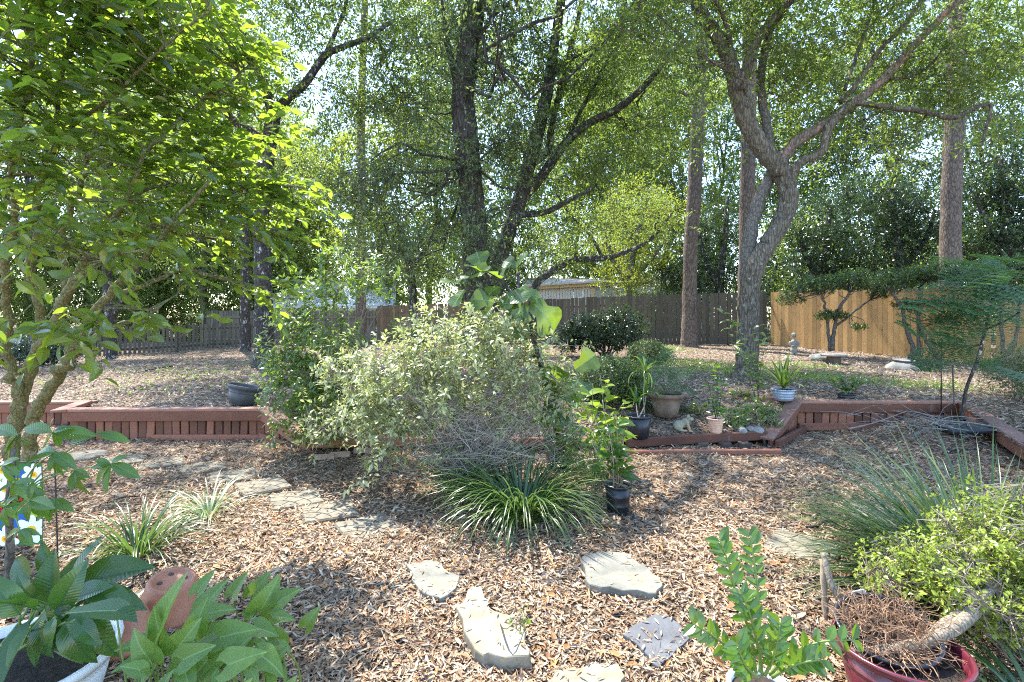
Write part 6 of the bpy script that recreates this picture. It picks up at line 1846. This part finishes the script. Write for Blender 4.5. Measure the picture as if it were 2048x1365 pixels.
# ---- palmate leaved plant
pal = thing('palmate_plant', 'young tree with hand shaped five finger leaves beside the garden flag', 'sapling', gnd(25, 1180))
PM = mesh_variants('leaf', ov(.17, .95), M_PAL, 6, 3, curl=.45, fold=.12)
HUB = [((222, 928, 2.05), .0, 1.0, [(185, 918), (172, 932), (162, 975), (205, 992), (276, 950), (242, 905)]), ((110, 905, 2.1), 0, 1, [(45, 925), (90, 945), (125, 935), (150, 935), (60, 895), (105, 965)]), ((105, 865, 2.2), 0, 1, [(40, 850), (70, 900), (130, 900), (190, 868), (135, 850), (85, 840)]), ((195, 868, 2.3), 0, 1, [(130, 885), (160, 872), (260, 872), (235, 882), (200, 855)]),
       ((35, 870, 2.0), 0, 1, [(-20, 850), (55, 855), (45, 900), (0, 905), (-10, 930)]), ((8, 1015, 1.95), 0, 1, [(45, 1005), (40, 1040), (0, 1060), (-30, 1000), (25, 990)]), ((65, 975, 2.05), 0, 1, [(40, 1010), (80, 1005), (60, 1030), (20, 990), (95, 990)]), ((100, 1000, 2.1), 0, 1, [(70, 1045), (110, 1035), (135, 1010), (95, 1050)]),
       ((40, 1060, 2.0), 0, 1, [(20, 1085), (60, 1090), (75, 1065), (5, 1075)]), ((5, 930, 2.0), 0, 1, [(-30, 960), (30, 945), (10, 980), (35, 915)]), ((60, 1000, 1.95), 0, 1, [(20, 1030), (45, 1050), (90, 1050), (105, 1015), (60, 960)]), ((30, 965, 1.95), 0, 1, [(-10, 985), (20, 1015), (60, 1000), (70, 960)]), ((150, 940, 2.2), 0, 1, [(140, 985), (170, 975), (155, 1015), (178, 955)])]
for (h, _, _, tips) in HUB:
    place_leaves(pal, [(h, (t_[0], t_[1], h[2] + rng.uniform(-.06, .04)), (rng.normal(0, .2), -.7, .7)) for t_ in tips], PM)
    A_ = at(*h)
    B_ = at(20 + rng.uniform(-15, 25), 1010, 2.15)
    part(pal, 'stalk', tube(catmull([B_, (A_ + B_) / 2 + [0, 0, .04], A_], 5), np.linspace(.004, .002, 11), 5), M_STALK, True)
part(pal, 'stem', limb([(15, 1180, 2.3, 9), (20, 1090, 2.25, 7), (18, 1000, 2.15, 6), (30, 900, 2.1, 5)], 8, 6, .05)[1], B_GREY, True)
bush('weedy small leaved plant growing through the long buff flagstone edge', gnd(1052, 1280), [(gnd(1052, 1280) + A3([0, 0, .07]), A3([.05, .05, .03]), 1)], M_GRN, .036, 7, 5, BL_ROUND, mesh_variants('leaf', ov(.3, .85), M_GRN, 3, curl=.3), 40, nst=4, floor=0, cat='weed', name='weed')

# low ground cover on the terrace
P = []
for (px, py, rx, ry, n) in ((1450, 745, 1.3, 1.8, 700), (1390, 730, 1.0, 1.5, 400), (1660, 760, .8, 1.0, 450), (1600, 735, .9, 1.2, 250), (350, 770, 1.6, 1.6, 120), (420, 745, 1.5, 1.6, 120), (1330, 700, .6, 1.5, 300), (1860, 775, .8, .8, 250), (280, 745, 2, 2, 90)):
    c_ = gnd(px, py)
    x, y = c_[0] + rng.normal(0, rx * .55, n), c_[1] + rng.normal(0, ry * .55, n)
    k = is_up(x, y)
    P.append(np.c_[x[k], y[k], H_up(x[k], y[k]) + .01 + rng.random(k.sum()) * .05])
P = np.concatenate(P)
P = np.repeat(P, 3, 0) + rng.normal(0, .02, (len(P) * 3, 3)) * [1, 1, .3]
setting('ground_cover', leaf_mass(P, nrm(rand_unit(len(P)) + [0, 0, .4]), nrm(rng.normal(0, .5, P.shape) + [0, 0, 1]), rng.uniform(.03, .07, len(P)), LEAF4), M_GRN, False, 'stuff')
# ------------------------------------------------------------------ statues, flag, poles, sticks
M_FROG = stonemat('mossy_frog_stone', [(.3, (.17, .16, .11)), (.5, (.28, .26, .18)), (.7, (.40, .36, .25))], (.42, .28, .14))

def balls(root, name, elems, M, mat, res=.006):
    mb = bpy.data.metaballs.new('blob')
    mb.resolution = mb.render_resolution = res
    mb.threshold = .35
    ob = bpy.data.objects.new('blob', mb)
    COL.objects.link(ob)
    for (c, r) in elems:
        e = mb.elements.new()
        e.type = 'ELLIPSOID'
        e.co = c
        e.radius = 1.0
        e.size_x, e.size_y, e.size_z = [q * 1.15 for q in r]
        e.radius = 1.0
    dg = bpy.context.evaluated_depsgraph_get()
    ev = ob.evaluated_get(dg)
    me = bpy.data.meshes.new_from_object(ev)
    V = np.array([v.co[:] for v in me.vertices])
    d = {}
    for f in me.polygons:
        d.setdefault(len(f.vertices), []).append(list(f.vertices))
    bpy.data.objects.remove(ob)
    g = xf((V, [np.array(x) for x in d.values()]), M)
    return part(root, name, g, mat, True)

g_ = gnd(1366, 862)
frog = thing('frog_statue', 'stone frog statue sitting upright in the raised bed between the pots', 'statue', g_)
MF = TM(g_, 0, 0, -.25, 1.0)
balls(frog, 'body', [((-.03, 0, .075), (.10, .075, .065)), ((-.065, 0, .055), (.07, .075, .05)), ((.035, 0, .115), (.065, .06, .06)), ((.085, -.0, .145), (.055, .06, .035)), ((.06, -.03, .175), (.024, .022, .026)), ((.06, .03, .175), (.024, .022, .026)),
                     ((-.055, -.065, .045), (.065, .03, .045)), ((-.055, .065, .045), (.065, .03, .045)), ((.0, -.08, .018), (.06, .022, .018)), ((.0, .08, .018), (.06, .022, .018)),
                     ((.055, -.055, .075), (.022, .022, .05)), ((.07, -.06, .04), (.018, .018, .045)), ((.085, -.063, .012), (.035, .022, .014)), ((.055, .055, .075), (.022, .022, .05)), ((.07, .06, .04), (.018, .018, .045)), ((.085, .063, .012), (.035, .022, .014))], MF, M_FROG)
for sy in (-1, 1):
    part(frog, 'eye', xf(lathe([(.001, -.012), (.009, -.008), (.012, 0), (.009, .008), (.001, .012)], 12), MF @ TM((.07, sy * .037, .182))), M_FROG, True)
part(frog, 'mouth', xf(tube(catmull([(.09, -.055, .132), (.128, -.03, .136), (.140, 0, .138), (.128, .03, .136), (.09, .055, .132)], 5), np.full(21, .0035), 6), MF), M_OLD, True)

g_ = gnd(1588, 712)
stt = thing('child_statue', 'small grey stone statue of a standing child before the honey coloured fence', 'statue', g_)
MS = TM(g_, 0, 0, 0, .92)
balls(stt, 'figure', [((0, 0, .60), (.075, .08, .09)), ((0, 0, .50), (.04, .04, .05)), ((0, 0, .40), (.13, .09, .11)), ((0, 0, .28), (.11, .09, .12)), ((0, 0, .16), (.13, .11, .12)), ((-.13, -.01, .36), (.045, .045, .10)), ((.13, -.01, .36), (.045, .045, .10)),
                      ((-.07, -.08, .30), (.07, .04, .035)), ((.07, -.08, .31), (.07, .04, .035)), ((-.06, 0, .05), (.055, .07, .07)), ((.06, 0, .05), (.055, .07, .07)), ((0, .02, .645), (.078, .08, .06)), ((0, -.075, .595), (.016, .018, .02))], MS, M_STN, .02)
part(stt, 'plinth', xf(lathe([(.0, -.03), (.17, -.03), (.16, .01), (0, .015)], 14), MS), M_STN)

# ---- garden flag with printed ladybirds, daisies and a caterpillar
def flatmat(name, c, rough=.75):
    s = NT(name)
    s.base(c, rough, .2)
    return s.m
F_W, F_G, F_B, F_R, F_K, F_Y, F_O, F_L = [flatmat('print_' + n_, c_) for n_, c_ in (('white', (.78, .78, .76)), ('green', (.05, .16, .05)), ('blue', (.03, .12, .36)), ('red', (.55, .015, .015)), ('black', (.02, .02, .045)), ('yellow', (.75, .50, .02)), ('orange', (.70, .18, .02)), ('lime', (.30, .42, .05)))]
YFL = 3.1
O_ = at(104, 925, YFL)
flag = thing('garden_flag', 'garden flag printed with ladybirds and white daisies on a black stand', 'flag', (O_[0], YFL, 0))
WF, HF = .36, .49
def fl(u, v, lift=0.0):
    """flag coordinates (u right-to-left from its outer hem, v downwards) to space, with the cloth's slow waves"""
    u, v = A3(u), A3(v)
    return np.stack([O_[0] - .06 - u, YFL - .05 * u + .008 * np.sin(u * 16 + v * 5) - lift, O_[2] - .005 - v], -1)
uu, vv = np.meshgrid(np.linspace(0, WF, 15), np.linspace(0, HF, 19))
k = (np.arange(18)[:, None] * 15 + np.arange(14)).ravel()
q = np.stack([k, k + 1, k + 16, k + 15], -1)
Vf = fl(uu.ravel(), vv.ravel())
part(flag, 'cloth', (np.vstack([Vf, Vf + [0, .0015, 0]]), [q, q[:, ::-1] + 285]), F_G)
def dab(name, parts_):
    """printed motif: several flat patches, each a little above the last"""
    first = None
    for i, (u, v, ru, rv, rot, mat) in enumerate(parts_):
        a = np.arange(18) / 18 * 2 * PI
        x, y = ru * np.cos(a), rv * np.sin(a)
        U, W = u + x * math.cos(rot) - y * math.sin(rot), v + x * math.sin(rot) + y * math.cos(rot)
        U, W = np.append(np.clip(U, .002, WF - .002), np.clip(u, .002, WF)), np.append(np.clip(W, .002, HF - .002), v)
        P = fl(U, W, .0008 + .0005 * (i + 1) + .0012 * dab.n)
        j = np.arange(18)
        o = part(first or flag, name if first is None else 'printed_detail', (P, [np.stack([j, (j + 1) % 18, np.full(18, 18)], -1)]), mat)
        first = first or o
    dab.n = (dab.n + 1) % 3
dab.n = 0
def daisy(u, v, r):
    dab('printed_daisy', [(u + r * .62 * math.cos(a), v + r * .62 * math.sin(a), r * .42, r * .27, a, F_W) for a in np.arange(7) / 7 * 2 * PI + .2] + [(u, v, r * .30, r * .27, 0, F_Y), (u, v, r * .14, r * .12, 0, F_O)])
def ladybird(u, v, r, rot):
    c, s_ = math.cos(rot), math.sin(rot)
    f = lambda a, b: (u + (a * c - b * s_) * r, v + (a * s_ + b * c) * r)
    dab('printed_ladybird', [(*f(0, 0), r, r * .72, rot, F_R), (*f(.0, 0), r, r * .05, rot, F_K), (*f(-.95, 0), r * .42, r * .40, rot, F_K)] + [(*f(a, b), r * .15, r * .15, 0, F_K) for a, b in ((.35, .35), (.35, -.35), (-.2, .42), (-.2, -.42), (.7, .2), (.7, -.2))] + [(*f(-1.1, .15), r * .07, r * .07, 0, F_W), (*f(-1.1, -.15), r * .07, r * .07, 0, F_W)])
for (u, v, ru, rv, m) in ((.10, .09, .06, .05, F_B), (.26, .19, .08, .05, F_B), (.05, .28, .05, .05, F_L), (.16, .36, .10, .05, F_B), (.30, .40, .06, .06, F_L), (.02, .20, .05, .06, F_L)):
    dab('printed_patch', [(u, v, ru, rv, .3, m)])
daisy(.22, .035, .085); daisy(.05, .07, .07); daisy(.20, .15, .075); daisy(.31, .24, .08); daisy(.06, .40, .085); daisy(.20, .45, .08); daisy(.33, .10, .05)
ladybird(.31, .12, .055, PI); ladybird(.10, .22, .055, 2.5); ladybird(.13, .43, .04, .2); ladybird(.32, .40, .05, 1.2); ladybird(.22, .28, .035, 3.6)
dab('printed_caterpillar', [(.155 + .016 * i, .105 + .016 * math.sin(i * .9) - .012 * (i in (2, 3)), .012, .012, 0, F_L) for i in range(5)] + [(.14, .10, .013, .013, 0, F_Y)])
dab('printed_bee', [(.25, .22, .045, .028, .3, F_Y), (.24, .22, .006, .026, .3, F_K), (.26, .225, .006, .026, .3, F_K), (.285, .235, .016, .016, 0, F_K)])
M_IRON = simplemat('black_iron', [(.3, (.012, .012, .013)), (.7, (.03, .03, .03))], 20, .5, .4, .1)
px_ = O_[0] + .02
part(flag, 'stand', tube(catmull([(px_ + .02, YFL, -.03), (px_ + .012, YFL, .2), (px_, YFL, O_[2] - .1), (px_ - .004, YFL, O_[2] + .035), (px_ + .01, YFL, O_[2] + .06), (px_ + .022, YFL, O_[2] + .045), (px_ + .014, YFL, O_[2] + .035)], 6), np.full(37, .0042), 7), M_IRON, True)
part(flag, 'crossbar', tube([(px_, YFL, O_[2] + .002), (px_ - WF - .09, YFL - .02, O_[2] + .002)], .004, 7), M_IRON, True)
part(flag, 'crossbar', tube([(px_ + .006, YFL, .12), (px_ - .05, YFL - .004, .12)], .004, 7), M_IRON, True)

# ---- chips on the slabs
P = np.concatenate(LITTOP)
az_ = rng.random(len(P)) * 2 * PI
setting('leaf_litter', leaf_mass(P, np.stack([np.cos(az_), np.sin(az_), rng.normal(0, .1, len(P))], -1), nrm(rng.normal(0, .15, P.shape) + [0, 0, 1]), rng.uniform(.018, .05, len(P)), CHIP), M_LIT, False, 'stuff')

# ---- hook pole on the wall end
g_ = A3([at(1880, 800, 6.85)[0], 6.83, .2])
pole = thing('hook_pole', 'thin black hook pole standing at the end of the red wall', 'pole', g_)
part(pole, 'shaft', tube([g_, [g_[0], g_[1], at(0, 682, 6.83)[2]]], .0075, 8), M_IRON, True)
zt = at(0, 682, 6.83)[2]
part(pole, 'hook', tube(catmull([(g_[0], g_[1], zt - .02), (g_[0] + .03, g_[1], zt + .03), (g_[0] + .10, g_[1], zt + .05), (g_[0] + .19, g_[1], zt + .03), (g_[0] + .205, g_[1], zt - .03), (g_[0] + .19, g_[1], zt - .07), (g_[0] + .165, g_[1], zt - .05)], 6), np.full(37, .006), 7), M_IRON, True)

# ---- twig pile and tray
c_ = A3([5.15, 6.25, .20])
n = 95
b0 = c_ + np.c_[rng.normal(0, .38, n), rng.normal(-.05, .22, n), np.abs(rng.normal(0, .05, n))]
dr = nrm(np.c_[rng.normal(.3, 1, n), rng.normal(0, .7, n), rng.normal(.0, .16, n)])
ln = rng.uniform(.15, .6, n)[:, None]
b1, b2 = b0 + dr * ln * .5 + rng.normal(0, .02, (n, 3)), b0 + dr * ln + rng.normal(0, .05, (n, 3))
M_GTW = simplemat('grey_lichen_twig', [(.3, (.13, .12, .105)), (.7, (.28, .265, .24))], 30, .9, .2, .1)
tp = thing('twig_pile', 'heap of bare grey twigs lying on the mulch before the red wall end', 'twig pile', c_)
part(tp, 'twigs', join(sticks(b0, b1, .006), sticks(b1, b2, .0042)), M_GTW, kind='stuff')
for (a, b, r) in (((1700, 858, 6.3), (1815, 822, 6.2), .011), ((1880, 842, 6.1), (2010, 858, 5.6), .012), ((1860, 850, 6.1), (1960, 838, 6.2), .009)):
    A_, B_ = at(*a), at(*b)
    part(tp, 'branch', tube(catmull([A_, (A_ + B_) / 2 + rng.normal(0, .04, 3), B_], 6), np.linspace(r, r * .4, 13), 6), M_GTW, True)
single('black_tray', 'flat black plastic tray lying under the grey twigs', 'tray', xf(boxgeo(.5, .3, .04, .01), TM((5.35, 6.0, .24), .1, -.08, -.2)), M_BLACKP)

def stick(label, a, b, r, mat=B_GREY):
    A_, B_ = gnd(*a) + [0, 0, r + .006], gnd(*b) + [0, 0, r + .012]
    Q = catmull([A_, A_ * .65 + B_ * .35 + [0, .02, .01], A_ * .3 + B_ * .7 + [0, -.015, .004], B_], 5)
    single('fallen_stick', label, 'stick', tube(Q, np.linspace(r, r * .55, len(Q)), 8, .08), mat, group='fallen sticks on the mulch', smooth=True)
stick('dark thick stick lying at the far edge of the shaded fan paver', (1675, 1049), (1612, 1062), .013, B_DARK)
stick('grey stick lying on mulch in front of the shaded fan paver', (1612, 1168), (1705, 1160), .009)
stick('thin grey stick across the mulch before the paver half under grass', (1610, 994), (1690, 1003), .005)
stick('long thin branch lying on the dappled terrace beyond the black tub', (345, 735), (290, 745), .02, B_DARK)
stick('crooked stick on the mulch in front of the right hand twig pile', (1895, 908), (1965, 902), .01, B_DARK)
stick('dark twig lying on the mulch behind the flag stand', (210, 1010), (300, 992), .006, B_DARK)
stick('thin pale twig on the mulch between the buff and grey flagstones', (1098, 1098), (1112, 1130), .005)
